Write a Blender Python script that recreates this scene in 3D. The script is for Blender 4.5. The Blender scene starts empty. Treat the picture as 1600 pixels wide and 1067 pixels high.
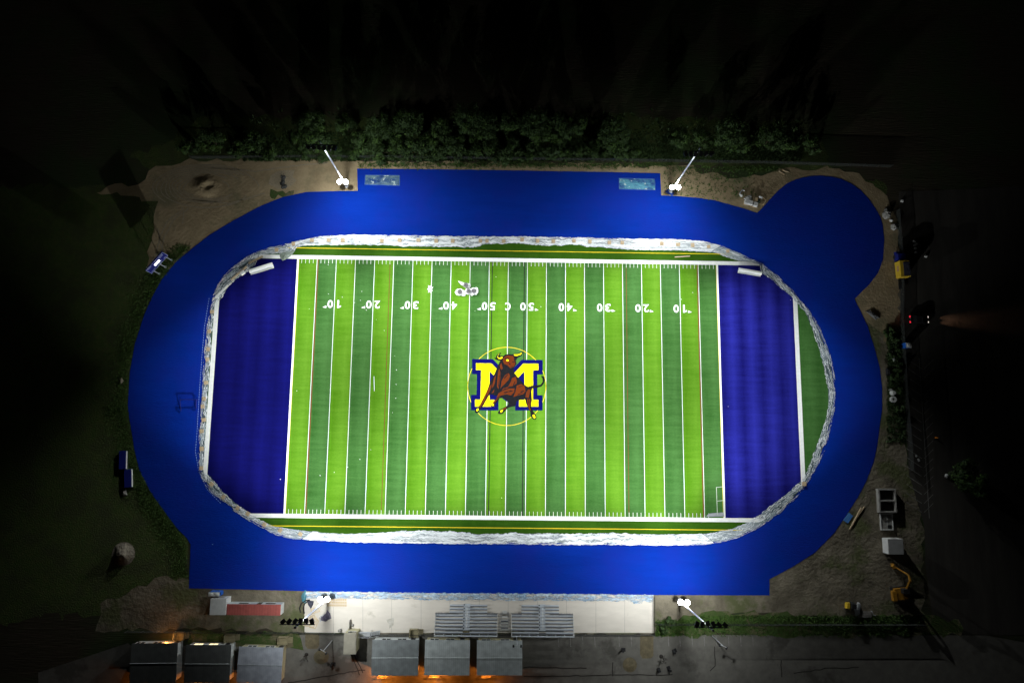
import bpy, bmesh, math, random
from mathutils import noise as mnoise
from mathutils import Vector, Matrix, Euler
rnd = random.Random(7)
S = bpy.context.scene
COL = S.collection
# ------------------------------------------------------------------ camera, world, exposure
F = 1120.0
CAM = Vector((-1.2858, -13.0731, 167.837)); ROT = Euler((0.139317, -0.0155843, 0.0108817), 'XYZ')
cd = bpy.data.cameras.new('camera'); cam = bpy.data.objects.new('camera', cd); COL.objects.link(cam)
cam.location = CAM; cam.rotation_euler = ROT
cd.sensor_width = 36; cd.lens = F * 36 / 1600; cd.clip_start = 1; cd.clip_end = 6000
S.camera = cam
W = bpy.data.worlds.new('World'); S.world = W; W.use_nodes = True
nt = W.node_tree; sky = nt.nodes.new('ShaderNodeTexSky'); sky.sky_type = 'NISHITA'; sky.sun_disc = False
sky.sun_elevation = math.radians(-6); sky.sun_rotation = math.radians(200)
bg = nt.nodes['Background']; bg.inputs[1].default_value = 0.02
nt.links.new(sky.outputs[0], bg.inputs[0])
S.view_settings.view_transform = 'Standard'; S.view_settings.look = 'None'
S.view_settings.exposure = 0; S.view_settings.gamma = 1
S.render.engine = 'CYCLES'
S.cycles.max_bounces = 4; S.cycles.diffuse_bounces = 2; S.cycles.glossy_bounces = 2; S.cycles.transparent_max_bounces = 12
S.cycles.sample_clamp_indirect = 2; S.cycles.sample_clamp_direct = 0
# lamp power (watts) of the mast floods and the added fill lamps, set here for tuning
P_MAIN, P_NEAR_FILL, P_HALO_FILL = 80000, 36000, 420
P_WIDE_FILL = {(-1, 1): 12500, (1, 1): 7500, (-1, -1): 25000, (1, -1): 22000}

RM = ROT.to_matrix()
def at(px, py, z=0.0):
    """ground point that the photograph shows at pixel (px, py) of its 1600 x 1067"""
    d = RM @ Vector(((px - 800) / F, -(py - 533.5) / F, -1.0))
    t = (z - CAM.z) / d.z
    return CAM + d * t

# ------------------------------------------------------------------ materials
MATS = {}
def mat(name, c, rough=0.8, c2=None, scale=1.0, amt=0.5, stretch=(1, 1, 1), detail=4, bump=0.0, bscale=None, metal=0.0,
        alpha=None, emit=None, estr=0.0, spec=0.3, ramp=(0.35, 0.65), c3=None, scale3=0.1, ramp3=(0.45, 0.6), coord='Object', crinkle=0.0):
    if name in MATS: return MATS[name]
    m = bpy.data.materials.new(name); m.use_nodes = True; MATS[name] = m
    N = m.node_tree.nodes; L = m.node_tree.links; b = N['Principled BSDF']
    b.inputs['Base Color'].default_value = (*c, 1); b.inputs['Roughness'].default_value = rough
    b.inputs['Metallic'].default_value = metal; b.inputs['Specular IOR Level'].default_value = spec
    tc = N.new('ShaderNodeTexCoord'); mp = N.new('ShaderNodeMapping'); mp.inputs['Scale'].default_value = stretch
    L.new(tc.outputs[coord], mp.inputs[0])
    def noise(sc, det=detail, vec=mp):
        n = N.new('ShaderNodeTexNoise'); n.inputs['Scale'].default_value = sc; n.inputs['Detail'].default_value = det
        n.inputs['Roughness'].default_value = 0.62
        L.new(vec.outputs[0], n.inputs['Vector']); return n
    def ramp_(src, a, z):
        r = N.new('ShaderNodeMapRange'); r.inputs[1].default_value = a; r.inputs[2].default_value = z
        L.new(src, r.inputs[0]); return r.outputs[0]
    def mix(f, a, bb):
        x = N.new('ShaderNodeMix'); x.data_type = 'RGBA'; L.new(f, x.inputs[0])
        for s, i in ((a, 6), (bb, 7)):
            if isinstance(s, tuple): x.inputs[i].default_value = (*s, 1)
            else: L.new(s, x.inputs[i])
        return x.outputs[2]
    if c2 is not None:
        n = noise(scale); col = mix(ramp_(n.outputs[0], *ramp), c, c2)
        if c3 is not None:
            n3 = N.new('ShaderNodeTexNoise'); n3.inputs['Scale'].default_value = scale3; n3.inputs['Detail'].default_value = 5
            n3.inputs['Roughness'].default_value = 0.68
            L.new(tc.outputs['Object'], n3.inputs['Vector']); col = mix(ramp_(n3.outputs[0], *ramp3), col, c3)
        L.new(col, b.inputs['Base Color'])
    if bump:
        n = noise(bscale or scale, 6); bp = N.new('ShaderNodeBump'); bp.inputs['Strength'].default_value = bump
        bp.inputs['Distance'].default_value = 0.3
        L.new(n.outputs[0], bp.inputs['Height']); L.new(bp.outputs[0], b.inputs['Normal'])
    if alpha:
        n = noise(alpha[0], 5); al = ramp_(n.outputs[0], alpha[1], alpha[2])
        if crinkle:   # opaque folds with their sparkle painted white: thin ridges of a second noise
            n4 = noise(crinkle, 7); a4 = N.new('ShaderNodeMath'); a4.operation = 'SUBTRACT'; L.new(n4.outputs[0], a4.inputs[0]); a4.inputs[1].default_value = 0.5
            a5 = N.new('ShaderNodeMath'); a5.operation = 'ABSOLUTE'; L.new(a4.outputs[0], a5.inputs[0])
            fold = ramp_(a5.outputs[0], 0.035, 0.008); mx = N.new('ShaderNodeMath'); mx.operation = 'MAXIMUM'; L.new(al, mx.inputs[0]); L.new(fold, mx.inputs[1]); al = mx.outputs[0]
            L.new(mix(fold, col, (0.92, 0.94, 0.95)), b.inputs['Base Color'])
        L.new(al, b.inputs['Alpha'])
    if emit:
        b.inputs['Emission Color'].default_value = (*emit, 1); b.inputs['Emission Strength'].default_value = estr
    m['n'] = 0
    return m

def stripe_mat(name, c, c2, rough, period, axis='X', width=0.12, spec=0.4, metal=0.0):
    """sheet-metal roofing, decking and pallets: thin repeated seams across the surface"""
    if name in MATS: return MATS[name]
    m = bpy.data.materials.new(name); m.use_nodes = True; MATS[name] = m
    N = m.node_tree.nodes; L = m.node_tree.links; b = N['Principled BSDF']
    b.inputs['Roughness'].default_value = rough; b.inputs['Specular IOR Level'].default_value = spec; b.inputs['Metallic'].default_value = metal
    tc = N.new('ShaderNodeTexCoord'); sp = N.new('ShaderNodeSeparateXYZ'); L.new(tc.outputs['Object'], sp.inputs[0])
    d = N.new('ShaderNodeMath'); d.operation = 'DIVIDE'; L.new(sp.outputs[axis], d.inputs[0]); d.inputs[1].default_value = period
    f = N.new('ShaderNodeMath'); f.operation = 'FRACT'; L.new(d.outputs[0], f.inputs[0])
    l = N.new('ShaderNodeMath'); l.operation = 'LESS_THAN'; L.new(f.outputs[0], l.inputs[0]); l.inputs[1].default_value = width
    n = N.new('ShaderNodeTexNoise'); n.inputs['Scale'].default_value = 0.8; n.inputs['Detail'].default_value = 5
    L.new(tc.outputs['Object'], n.inputs['Vector'])
    x = N.new('ShaderNodeMix'); x.data_type = 'RGBA'; L.new(l.outputs[0], x.inputs[0])
    x.inputs[6].default_value = (*c, 1); x.inputs[7].default_value = (*c2, 1)
    y = N.new('ShaderNodeMix'); y.data_type = 'RGBA'; y.blend_type = 'MULTIPLY'; y.inputs[0].default_value = 1
    r = N.new('ShaderNodeMapRange'); r.inputs[1].default_value = 0.3; r.inputs[2].default_value = 0.7; r.inputs[3].default_value = 0.75; r.inputs[4].default_value = 1.1
    L.new(n.outputs[0], r.inputs[0]); L.new(x.outputs[2], y.inputs[6]); L.new(r.outputs[0], y.inputs[7])
    L.new(y.outputs[2], b.inputs['Base Color'])
    return m

def turf_mat(name, c, c2, nap=0.0, off=0.0, period=4.572):
    """woven artificial turf: fine cross streaks, faint roll seams, a nap that differs across each roll"""
    m = bpy.data.materials.new(name); m.use_nodes = True; MATS[name] = m
    N = m.node_tree.nodes; L = m.node_tree.links; b = N['Principled BSDF']
    b.inputs['Roughness'].default_value = 0.95; b.inputs['Specular IOR Level'].default_value = 0.02
    tc = N.new('ShaderNodeTexCoord')
    def ns(sc, st, det=4):
        mp = N.new('ShaderNodeMapping'); mp.inputs['Scale'].default_value = st; L.new(tc.outputs['Object'], mp.inputs[0])
        n = N.new('ShaderNodeTexNoise'); n.inputs['Scale'].default_value = sc; n.inputs['Detail'].default_value = det; n.inputs['Roughness'].default_value = 0.65
        L.new(mp.outputs[0], n.inputs['Vector']); return n.outputs[0]
    def m2(op, a, bb):
        x = N.new('ShaderNodeMath'); x.operation = op
        for i, s in enumerate((a, bb)):
            if isinstance(s, (int, float)): x.inputs[i].default_value = s
            else: L.new(s, x.inputs[i])
        return x.outputs[0]
    streak = ns(1.0, (0.12, 1.1, 1)); fine = ns(2.2, (1, 2.4, 1), 6); roll = ns(0.22, (1.6, 0.25, 1), 3); big = ns(0.05, (1, 1, 1), 2)
    f = m2('ADD', m2('MULTIPLY', streak, 0.56), m2('MULTIPLY', fine, 0.46))
    f = m2('ADD', f, m2('MULTIPLY', roll, 0.42)); f = m2('ADD', f, m2('MULTIPLY', big, 0.2))
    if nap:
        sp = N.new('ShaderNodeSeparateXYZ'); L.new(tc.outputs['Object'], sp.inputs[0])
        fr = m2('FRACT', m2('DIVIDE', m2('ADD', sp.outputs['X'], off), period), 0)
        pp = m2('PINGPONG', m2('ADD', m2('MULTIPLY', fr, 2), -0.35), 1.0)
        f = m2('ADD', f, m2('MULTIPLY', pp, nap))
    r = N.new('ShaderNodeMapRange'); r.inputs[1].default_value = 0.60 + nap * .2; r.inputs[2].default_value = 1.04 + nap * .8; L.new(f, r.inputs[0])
    x = N.new('ShaderNodeMix'); x.data_type = 'RGBA'; L.new(r.outputs[0], x.inputs[0])
    x.inputs[6].default_value = (*c, 1); x.inputs[7].default_value = (*c2, 1); L.new(x.outputs[2], b.inputs['Base Color'])
    return m

# ------------------------------------------------------------------ mesh helpers
class MB:
    def __init__(s): s.v = []; s.f = []; s.m = []
    def poly(s, pts, z=None, mi=0):
        i = len(s.v)
        for p in pts: s.v.append((p[0], p[1], p[2] if z is None else z))
        s.f.append(list(range(i, i + len(pts)))); s.m.append(mi)
    def box(s, c, d, rz=0.0, mi=0, R=None, taper=1.0):
        M = R or Matrix.Rotation(rz, 3, 'Z'); i = len(s.v)
        for z in (-1, 1):
            k = taper if z == 1 else 1.0
            for x, y in ((-1, -1), (1, -1), (1, 1), (-1, 1)):
                s.v.append(tuple(Vector(c) + M @ Vector((x * d[0] / 2 * k, y * d[1] / 2 * k, z * d[2] / 2))))
        for f in ((3, 2, 1, 0), (4, 5, 6, 7), (0, 1, 5, 4), (1, 2, 6, 5), (2, 3, 7, 6), (3, 0, 4, 7)):
            s.f.append([i + k for k in f]); s.m.append(mi)
        return s
    def bar(s, a, b, r=0.05, n=6, mi=0, r2=None):
        a = Vector(a); b = Vector(b); d = (b - a)
        if d.length < 1e-6: return s
        q = d.to_track_quat('Z', 'Y').to_matrix(); i = len(s.v); r2 = r if r2 is None else r2
        for p, rr in ((a, r), (b, r2)):
            for k in range(n):
                t = 2 * math.pi * k / n; s.v.append(tuple(p + q @ Vector((rr * math.cos(t), rr * math.sin(t), 0))))
        for k in range(n): s.f.append([i + k, i + (k + 1) % n, i + n + (k + 1) % n, i + n + k]); s.m.append(mi)
        s.f.append([i + k for k in reversed(range(n))]); s.m.append(mi)
        s.f.append([i + n + k for k in range(n)]); s.m.append(mi)
        return s
    def tube(s, pts, r=0.05, n=6, mi=0):
        for a, b in zip(pts[:-1], pts[1:]): s.bar(a, b, r, n, mi)
        return s
    def lump(s, c, d, n=10, jit=0.18, seed=0, mi=0, power=1.0):
        """irregular rounded lump sitting on z = c.z"""
        R = random.Random(seed); i = len(s.v); rings = 5
        ph = [R.uniform(1 - jit, 1 + jit) for _ in range(n)]
        for k in range(rings):
            a = math.pi / 2 * k / (rings - .0)
            for j in range(n):
                t = 2 * math.pi * j / n; w = math.cos(a) ** power * ph[j] * R.uniform(1 - jit / 2, 1 + jit / 2)
                s.v.append((c[0] + d[0] / 2 * w * math.cos(t), c[1] + d[1] / 2 * w * math.sin(t), c[2] + d[2] * math.sin(a) * R.uniform(.92, 1.08)))
        s.v.append((c[0], c[1], c[2] + d[2]))
        for k in range(rings - 1):
            for j in range(n):
                s.f.append([i + k * n + j, i + k * n + (j + 1) % n, i + (k + 1) * n + (j + 1) % n, i + (k + 1) * n + j]); s.m.append(mi)
        t = i + rings * n
        for j in range(n): s.f.append([i + (rings - 1) * n + j, i + (rings - 1) * n + (j + 1) % n, t]); s.m.append(mi)
        return s
    def build(s, name, mats, parent=None, smooth=False, tri=False, bevel=0.0):
        me = bpy.data.meshes.new(name); me.from_pydata([tuple(v) for v in s.v], [], s.f)
        if not isinstance(mats, (list, tuple)): mats = [mats]
        for m in mats: me.materials.append(m)
        for p, mi in zip(me.polygons, s.m): p.material_index = mi; p.use_smooth = smooth
        if tri or bevel:
            bm = bmesh.new(); bm.from_mesh(me)
            if tri: bmesh.ops.triangulate(bm, faces=bm.faces[:])
            if bevel: bmesh.ops.bevel(bm, geom=bm.edges[:], offset=bevel, segments=1, affect='EDGES')
            bm.to_mesh(me); bm.free()
        me.update()
        o = bpy.data.objects.new(name, me); COL.objects.link(o)
        if parent: o.parent = parent
        return o

def tag(o, label=None, cat=None, group=None, kind=None):
    if label: o['label'] = label
    if cat: o['category'] = cat
    if group: o['group'] = group
    if kind: o['kind'] = kind
    return o
def thing(name, label, cat, loc=(0, 0, 0), rz=0.0, group=None):
    o = bpy.data.objects.new(name, None); COL.objects.link(o); o.empty_display_size = 0.5
    o.location = loc; o.rotation_euler = (0, 0, rz); return tag(o, label, cat, group)
def copy_tree(o, parent=None):
    c = o.copy(); COL.objects.link(c); c.parent = parent
    for ch in [k for k in bpy.data.objects if k.parent == o]: copy_tree(ch, c)
    return c
def struct(name, mb, mats, tri=True, parent=None):
    o = mb.build(name, mats, parent, tri=tri); o['kind'] = 'structure'; return o
def densify(P, step, jit, R, closed=True):
    out = []; n = len(P)
    for i in range(n if closed else n - 1):
        a = Vector(P[i]); b = Vector(P[(i + 1) % n]); k = max(1, int((b - a).length / step))
        for j in range(k):
            p = a.lerp(b, j / k); out.append(Vector((p.x + R.uniform(-jit, jit), p.y + R.uniform(-jit, jit), 0)))
    return out
def smooth_closed(P, it=1):
    for _ in range(it):
        Q = []
        for i in range(len(P)):
            a, b = P[i], P[(i + 1) % len(P)]; Q += [a.lerp(b, .25), a.lerp(b, .75)]
        P = Q
    return P
def px(L, z=0.0): return [at(a, b, z) for a, b in L]
def sheet(name, L, z, m, jit=0.0, step=1.5, world=False):
    P = L if world else px(L)
    if jit: P = densify([(p[0], p[1], 0) for p in P], step, jit, rnd)
    b = MB(); b.poly(P, z); return struct(name, b, m)
def clip_rect(P, x0, x1, y0, y1):
    def cut(P, ins, inter):
        out = []
        for i in range(len(P)):
            a, b = P[i - 1], P[i]
            if ins(b):
                if not ins(a): out.append(inter(a, b))
                out.append(b)
            elif ins(a): out.append(inter(a, b))
        return out
    def X(c): return lambda a, b: (c, a[1] + (b[1] - a[1]) * (c - a[0]) / (b[0] - a[0]))
    def Yc(c): return lambda a, b: (a[0] + (b[0] - a[0]) * (c - a[1]) / (b[1] - a[1]), c)
    for ins, it in ((lambda p: p[0] >= x0, X(x0)), (lambda p: p[0] <= x1, X(x1)), (lambda p: p[1] >= y0, Yc(y0)), (lambda p: p[1] <= y1, Yc(y1))):
        if not P: return P
        P = cut(P, ins, it)
    return P

# ------------------------------------------------------------------ colours
M_soil = mat('field soil', (0.050, 0.038, 0.024), c2=(0.036, 0.031, 0.016), scale=0.6, stretch=(0.15, 2.2, 1), c3=(0.03, 0.05, 0.015), scale3=0.03, bump=0.5, bscale=2)
M_dirt = mat('bare dirt', (0.37, 0.285, 0.165), c2=(0.265, 0.200, 0.112), scale=0.35, c3=(0.1955, 0.1700, 0.0935), scale3=0.10, ramp3=(0.52, 0.66), bump=0.6, bscale=1.6, detail=8)
M_dirt2 = mat('grey dirt', (0.22, 0.19, 0.135), c2=(0.10, 0.085, 0.058), scale=0.22, c3=(0.10, 0.11, 0.045), scale3=0.12, ramp3=(0.5, 0.62), bump=0.9, bscale=1.2, detail=9)
M_grass = mat('rough grass', (0.040, 0.078, 0.012), c2=(0.07, 0.085, 0.022), scale=0.9, c3=(0.045, 0.055, 0.018), scale3=0.16, bump=0.9, bscale=3, detail=8)
M_grass2 = mat('verge grass', (0.042, 0.088, 0.015), c2=(0.07, 0.085, 0.025), scale=1.4, c3=(0.15, 0.13, 0.075), scale3=0.22, ramp3=(0.50, 0.60), bump=0.9, bscale=3.5, detail=8)
M_asph = mat('asphalt', (0.16, 0.152, 0.132), 0.85, c2=(0.12, 0.113, 0.098), scale=0.5, c3=(0.085, 0.08, 0.068), scale3=0.09, ramp3=(0.55, 0.63), bump=0.2, bscale=8)
M_asph2 = mat('dark asphalt', (0.062, 0.056, 0.047), 0.85, c2=(0.042, 0.038, 0.032), scale=0.4, stretch=(1, .15, 1), bump=0.2, bscale=8)
M_conc = mat('concrete', (0.68, 0.625, 0.545), 0.8, c2=(0.61, 0.56, 0.485), scale=0.5, stretch=(.4, 1.3, 1), c3=(0.50, 0.46, 0.38), scale3=0.22, ramp3=(0.62, 0.72), bump=0.1, bscale=6)
M_conc_grey = mat('grey concrete', (0.32, 0.31, 0.285), 0.85, c2=(0.22, 0.21, 0.19), scale=1.1, bump=0.3, bscale=4)
M_blue = mat('blue track rubber', (0.0022, 0.0300, 0.325), 0.85, c2=(0.0018, 0.026, 0.29), scale=0.35, stretch=(.25, 1.6, 1), c3=(0.0055, 0.025, 0.30), scale3=0.05, bump=0.35, bscale=5, spec=0.04)
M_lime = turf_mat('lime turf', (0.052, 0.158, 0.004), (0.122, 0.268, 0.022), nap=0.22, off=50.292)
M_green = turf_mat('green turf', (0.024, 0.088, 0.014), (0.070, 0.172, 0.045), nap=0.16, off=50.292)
M_edge = turf_mat('dark green turf', (0.0182, 0.0669, 0.0038), (0.0441, 0.1140, 0.0099))
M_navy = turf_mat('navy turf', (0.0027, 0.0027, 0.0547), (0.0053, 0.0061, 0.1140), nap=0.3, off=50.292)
M_navy2 = turf_mat('lighter navy turf', (0.0045, 0.0042, 0.082), (0.018, 0.020, 0.235), nap=0.42, off=50.292)  # right end zone: lighter navy and stronger nap than the left
M_white = mat('white paint', (0.86, 0.86, 0.84), 0.8, c2=(0.78, 0.79, 0.74), scale=2)
M_yellow = mat('yellow paint', (0.80, 0.62, 0.02), 0.8, c2=(0.72, 0.55, 0.02), scale=2)
M_red = mat('red turf line', (0.17, 0.045, 0.012), 0.85, c2=(0.14, 0.06, 0.012), scale=2)
M_black = mat('black turf line', (0.008, 0.014, 0.006), 0.9, c2=(0.012, 0.02, 0.01), scale=2)
M_enavy = mat('emblem navy', (0.003, 0.0036, 0.082), 0.85, c2=(0.0036, 0.0042, 0.092), scale=3, spec=0.02)
M_eyel = mat('emblem yellow', (0.85, 0.72, 0.005), 0.85, c2=(0.80, 0.66, 0.005), scale=3, spec=0.02)
M_eblk = mat('emblem black', (0.008, 0.008, 0.010), 0.9, c2=(0.012, 0.012, 0.014), scale=3, spec=0.02)
M_ebrn = mat('emblem brown', (0.120, 0.024, 0.006), 0.85, c2=(0.098, 0.02, 0.005), scale=3, spec=0.02)
M_film = mat('plastic film', (0.62, 0.70, 0.71), 0.30, c2=(0.88, 0.9, 0.9), scale=1.0, stretch=(.16, 1.5, 1), alpha=(1.0, 0.36, 0.56), bump=0.25, bscale=2.5, spec=0.6, detail=8, coord='UV', crinkle=1.6)
M_thin = mat('thin plastic film', (0.40, 0.53, 0.58), 0.30, c2=(0.82, 0.89, 0.92), scale=1.0, stretch=(.22, 1.6, 1), alpha=(1.2, 0.48, 0.74), bump=0.1, bscale=2.5, spec=0.6, detail=8, coord='UV', crinkle=1.2)
M_wood = mat('plywood', (0.50, 0.36, 0.20), 0.7, c2=(0.58, 0.46, 0.30), scale=1.5, stretch=(.3, 3, 1))
M_lumber = mat('pale lumber', (0.68, 0.55, 0.36), 0.7, c2=(0.56, 0.43, 0.27), scale=2, stretch=(.3, 3, 1))
M_steel = mat('galvanised steel', (0.62, 0.64, 0.65), 0.35, c2=(0.52, 0.54, 0.55), scale=2, metal=0.5, spec=0.5)
M_dark = mat('dark housing', (0.012, 0.012, 0.013), 0.6, c2=(0.02, 0.02, 0.02), scale=4)
M_alu = mat('bleacher aluminium', (0.62, 0.66, 0.70), 0.4, c2=(0.55, 0.59, 0.63), scale=1.5, metal=0.15, spec=0.5)
M_alud = mat('bleacher deck', (0.16, 0.17, 0.185), 0.5, c2=(0.12, 0.13, 0.14), scale=1.5)
M_lens = mat('lit lens', (0.9, 0.9, 0.9), 0.4, emit=(0.93, 0.97, 1.0), estr=90)
M_hood = mat('lit reflector', (0.85, 0.87, 0.9), 0.5, emit=(0.93, 0.97, 1.0), estr=6)
M_trunk = mat('bark', (0.09, 0.065, 0.045), 0.9, c2=(0.06, 0.045, 0.03), scale=4)
M_leafA = mat('leaf dark', (0.022, 0.046, 0.011), 0.7, c2=(0.036, 0.066, 0.014), scale=1.2)
M_leafB = mat('leaf mid', (0.034, 0.066, 0.013), 0.7, c2=(0.022, 0.048, 0.012), scale=1.2)
M_leafC = mat('leaf bright', (0.055, 0.11, 0.014), 0.7, c2=(0.038, 0.08, 0.014), scale=1.5)
M_tan = mat('tan siding', (0.42, 0.39, 0.24), 0.8, c2=(0.37, 0.34, 0.21), scale=1.5)
M_pale = mat('pale siding', (0.55, 0.57, 0.55), 0.8, c2=(0.48, 0.50, 0.48), scale=1.5)
M_glass = mat('window glass', (0.03, 0.035, 0.04), 0.15, spec=0.6)
M_litwin = mat('lit window', (0.9, 0.8, 0.5), 0.4, emit=(1.0, 0.82, 0.45), estr=1.6)
M_lampo = mat('orange lamp', (0.9, 0.5, 0.2), 0.4, emit=(1.0, 0.36, 0.05), estr=14)
M_deck = stripe_mat('timber deck', (0.30, 0.26, 0.15), (0.10, 0.09, 0.05), 0.8, 0.30, 'Y', 0.15)
M_boxw = mat('white panel', (0.62, 0.62, 0.59), 0.6, c2=(0.54, 0.54, 0.51), scale=1.5)
M_boxr = stripe_mat('red steel', (0.36, 0.085, 0.07), (0.31, 0.075, 0.06), 0.6, 0.6, 'X', 0.3)
M_pblue = mat('toilet blue', (0.015, 0.12, 0.50), 0.5, c2=(0.015, 0.10, 0.44), scale=2)
M_yel = mat('machine yellow', (0.62, 0.42, 0.03), 0.5, c2=(0.52, 0.34, 0.03), scale=1.5)
M_tarp = mat('dark tarp', (0.03, 0.032, 0.05), 0.6, c2=(0.06, 0.06, 0.085), scale=1.2, bump=0.6, bscale=1.5)
M_matblue = mat('blue vinyl', (0.008, 0.014, 0.16), 0.5, c2=(0.007, 0.012, 0.13), scale=1)

# ------------------------------------------------------------------ ground sheets
g = MB(); n = 4
g.poly([(-1500, -1500, 0), (1500, -1500, 0), (1500, 1500, 0), (-1500, 1500, 0)]); struct('ground', g, M_soil)
sheet('grass_verge', [(-400, 300), (190, 290), (300, 300), (330, 420), (290, 900), (300, 925), (215, 935), (150, 960), (-400, 1000)], 0.012, M_grass, 1.2)
sheet('grass_bank', [(330, 180), (560, 186), (900, 178), (1260, 190), (1300, 262), (1390, 290), (1385, 320), (1250, 275), (1100, 258), (900, 252), (560, 250), (380, 252), (250, 268), (200, 250)], 0.014, M_grass, 1.0)
sheet('dirt_yard', [(246, 262), (300, 252), (380, 248), (500, 247), (560, 252), (700, 254), (850, 257), (1000, 259), (1060, 262), (1080, 262), (1110, 272), (1150, 277),
    (1190, 274), (1215, 264), (1300, 263), (1345, 275), (1380, 300), (1402, 345), (1408, 420), (1404, 480), (1412, 520), (1390, 540), (1300, 430), (1150, 400), (900, 380), (500, 380), (330, 420), (270, 440), (252, 405), (228, 420), (236, 370),
    (246, 318), (205, 306), (170, 303), (150, 299), (172, 293), (215, 286)], 0.024, M_dirt, 0.7)
sheet('bottom_dirt', [(215, 918), (240, 905), (330, 900), (1400, 900), (1440, 880), (1442, 960), (1300, 962), (1240, 956), (1180, 958), (1120, 962), (1060, 968), (1026, 975), (1026, 990), (560, 992), (330, 982), (150, 986), (160, 940)], 0.020, M_dirt2, 0.7)
sheet('right_dirt', [(1300, 440), (1408, 430), (1404, 520), (1384, 560), (1395, 600), (1405, 640), (1414, 700), (1432, 765), (1445, 830), (1440, 900), (1400, 960), (1200, 960), (1180, 880), (1300, 760), (1340, 600)], 0.022, M_dirt2, 0.7)
sheet('east_verge', [(1384, 505), (1408, 512), (1412, 600), (1416, 690), (1408, 700), (1398, 640), (1390, 580)], 0.034, M_grass2, 0.5)
sheet('bottom_verge', [(1024, 978), (1060, 966), (1100, 958), (1180, 956), (1260, 962), (1400, 962), (1500, 968), (1500, 992), (1024, 992)], 0.032, M_grass2, 0.8)
sheet('classroom_lawn', [(295, 985), (470, 988), (474, 1012), (290, 1008)], 0.032, M_grass2, 0.5)
sheet('parking_lot', [(446, 990), (1540, 992), (1640, 1010), (1640, 1110), (60, 1110), (60, 1050), (200, 1004), (205, 1008), (446, 1008)], 0.028, M_asph)
sheet('side_road', [(1404, 300), (1640, 290), (1640, 992), (1460, 990), (1446, 880), (1444, 820), (1420, 740), (1412, 600), (1408, 500)], 0.026, M_asph2)
apron = sheet('concrete_apron', [(476, 924), (1021, 924), (1021, 988), (476, 988)], 0.055, M_conc)
jt = MB()
for x in (521, 567, 612, 658, 703, 749, 794, 840, 885, 931, 976):
    a, b = at(x, 926), at(x, 988); jt.poly([a + Vector((-.035, 0, 0)), a + Vector((.035, 0, 0)), b + Vector((.035, 0, 0)), b + Vector((-.035, 0, 0))], 0.061)
struct('expansion_joint', jt, mat('joint filler', (0.40, 0.37, 0.32), c2=(0.33, 0.31, 0.27), scale=2), parent=apron)
sheet('grass_patch', [(424, 297), (432, 300), (441, 297), (446, 302), (455, 298), (461, 301), (458, 306), (446, 308), (438, 307), (430, 311), (424, 309)], 0.040, M_grass2, 0.55, .8)
sheet('gravel_patch', [(424, 274), (432, 268), (446, 265), (458, 267), (460, 275), (463, 285), (458, 291), (449, 296), (437, 296), (428, 292), (421, 285)], 0.036, mat('pale gravel', (0.36, 0.295, 0.195), c2=(0.27, 0.225, 0.15), scale=2.5, bump=1, bscale=3), 0.5)
sheet('dirt_bay', [(477, 990), (499, 990), (499, 1008), (495, 1013), (481, 1013), (477, 1008)], 0.060, mat('bay soil', (0.16, 0.13, 0.075), c2=(0.10, 0.085, 0.05), scale=1))
sheet('dirt_bay', [(1000, 992), (1021, 992), (1021, 1024), (1017, 1028), (1004, 1028), (1000, 1022)], 0.060, MATS['bay soil'])
sheet('mud_stain', [(605, 966), (616, 963), (614, 978), (608, 980)], 0.0615, mat('mud', (0.42, 0.385, 0.31), c2=(0.58, 0.55, 0.49), scale=1.2), 0.25, .6)

# parking bay lines
pl = MB()
for x in (872, 891, 910, 929, 967, 986, 1044, 1062, 1081, 1100, 1119, 1138, 1157, 1176):
    a, b = at(x, 993), at(x + 1, 1010 if x < 1040 else 1009); w = Vector((.06, 0, 0)); pl.poly([a - w, a + w, b + w, b - w], 0.034)
for k in range(17):
    y = 560 + k * 14
    a, b = at(1416, y), at(1440, y + 16); w = Vector((0, .07, 0)); pl.poly([a - w, a + w, b + w, b - w], 0.034)
    a, b = at(1444, y + 16), at(1458, y + 2); pl.poly([a - w, a + w, b + w, b - w], 0.034)
a, b = at(1436, 560), at(1452, 810); w = Vector((.07, 0, 0)); pl.poly([a - w, a + w, b + w, b - w], 0.036)
struct('bay_marking', pl, mat('worn road paint', (0.30, 0.29, 0.27), c2=(0.14, 0.135, 0.125), scale=1.2))
# patched asphalt and cracks
cr = MB()
for L in ([(541, 1003), (552, 1030), (566, 1062)], [(546, 1003), (557, 1030), (571, 1060)], [(450, 1066), (520, 1054), (580, 1044)], [(818, 1056), (900, 1055), (980, 1054), (1060, 1054)], [(958, 1034), (956, 1066)], [(1116, 1010), (1118, 1040), (1100, 1055)],
          [(1240, 1052), (1290, 1044), (1350, 1042)], [(1220, 1030), (1222, 1066)], [(818, 1042), (870, 1043), (925, 1044)]):
    P = densify(px(L), 1.2, 0.12, rnd, False)
    for a, b in zip(P[:-1], P[1:]):
        d = (b - a).normalized(); nn = Vector((-d.y, d.x, 0)) * 0.10; cr.poly([a - nn, b - nn, b + nn, a + nn], 0.036)
struct('tar_seam', cr, mat('tar', (0.02, 0.018, 0.015), 0.5, c2=(0.035, 0.03, 0.026), scale=2))

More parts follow.
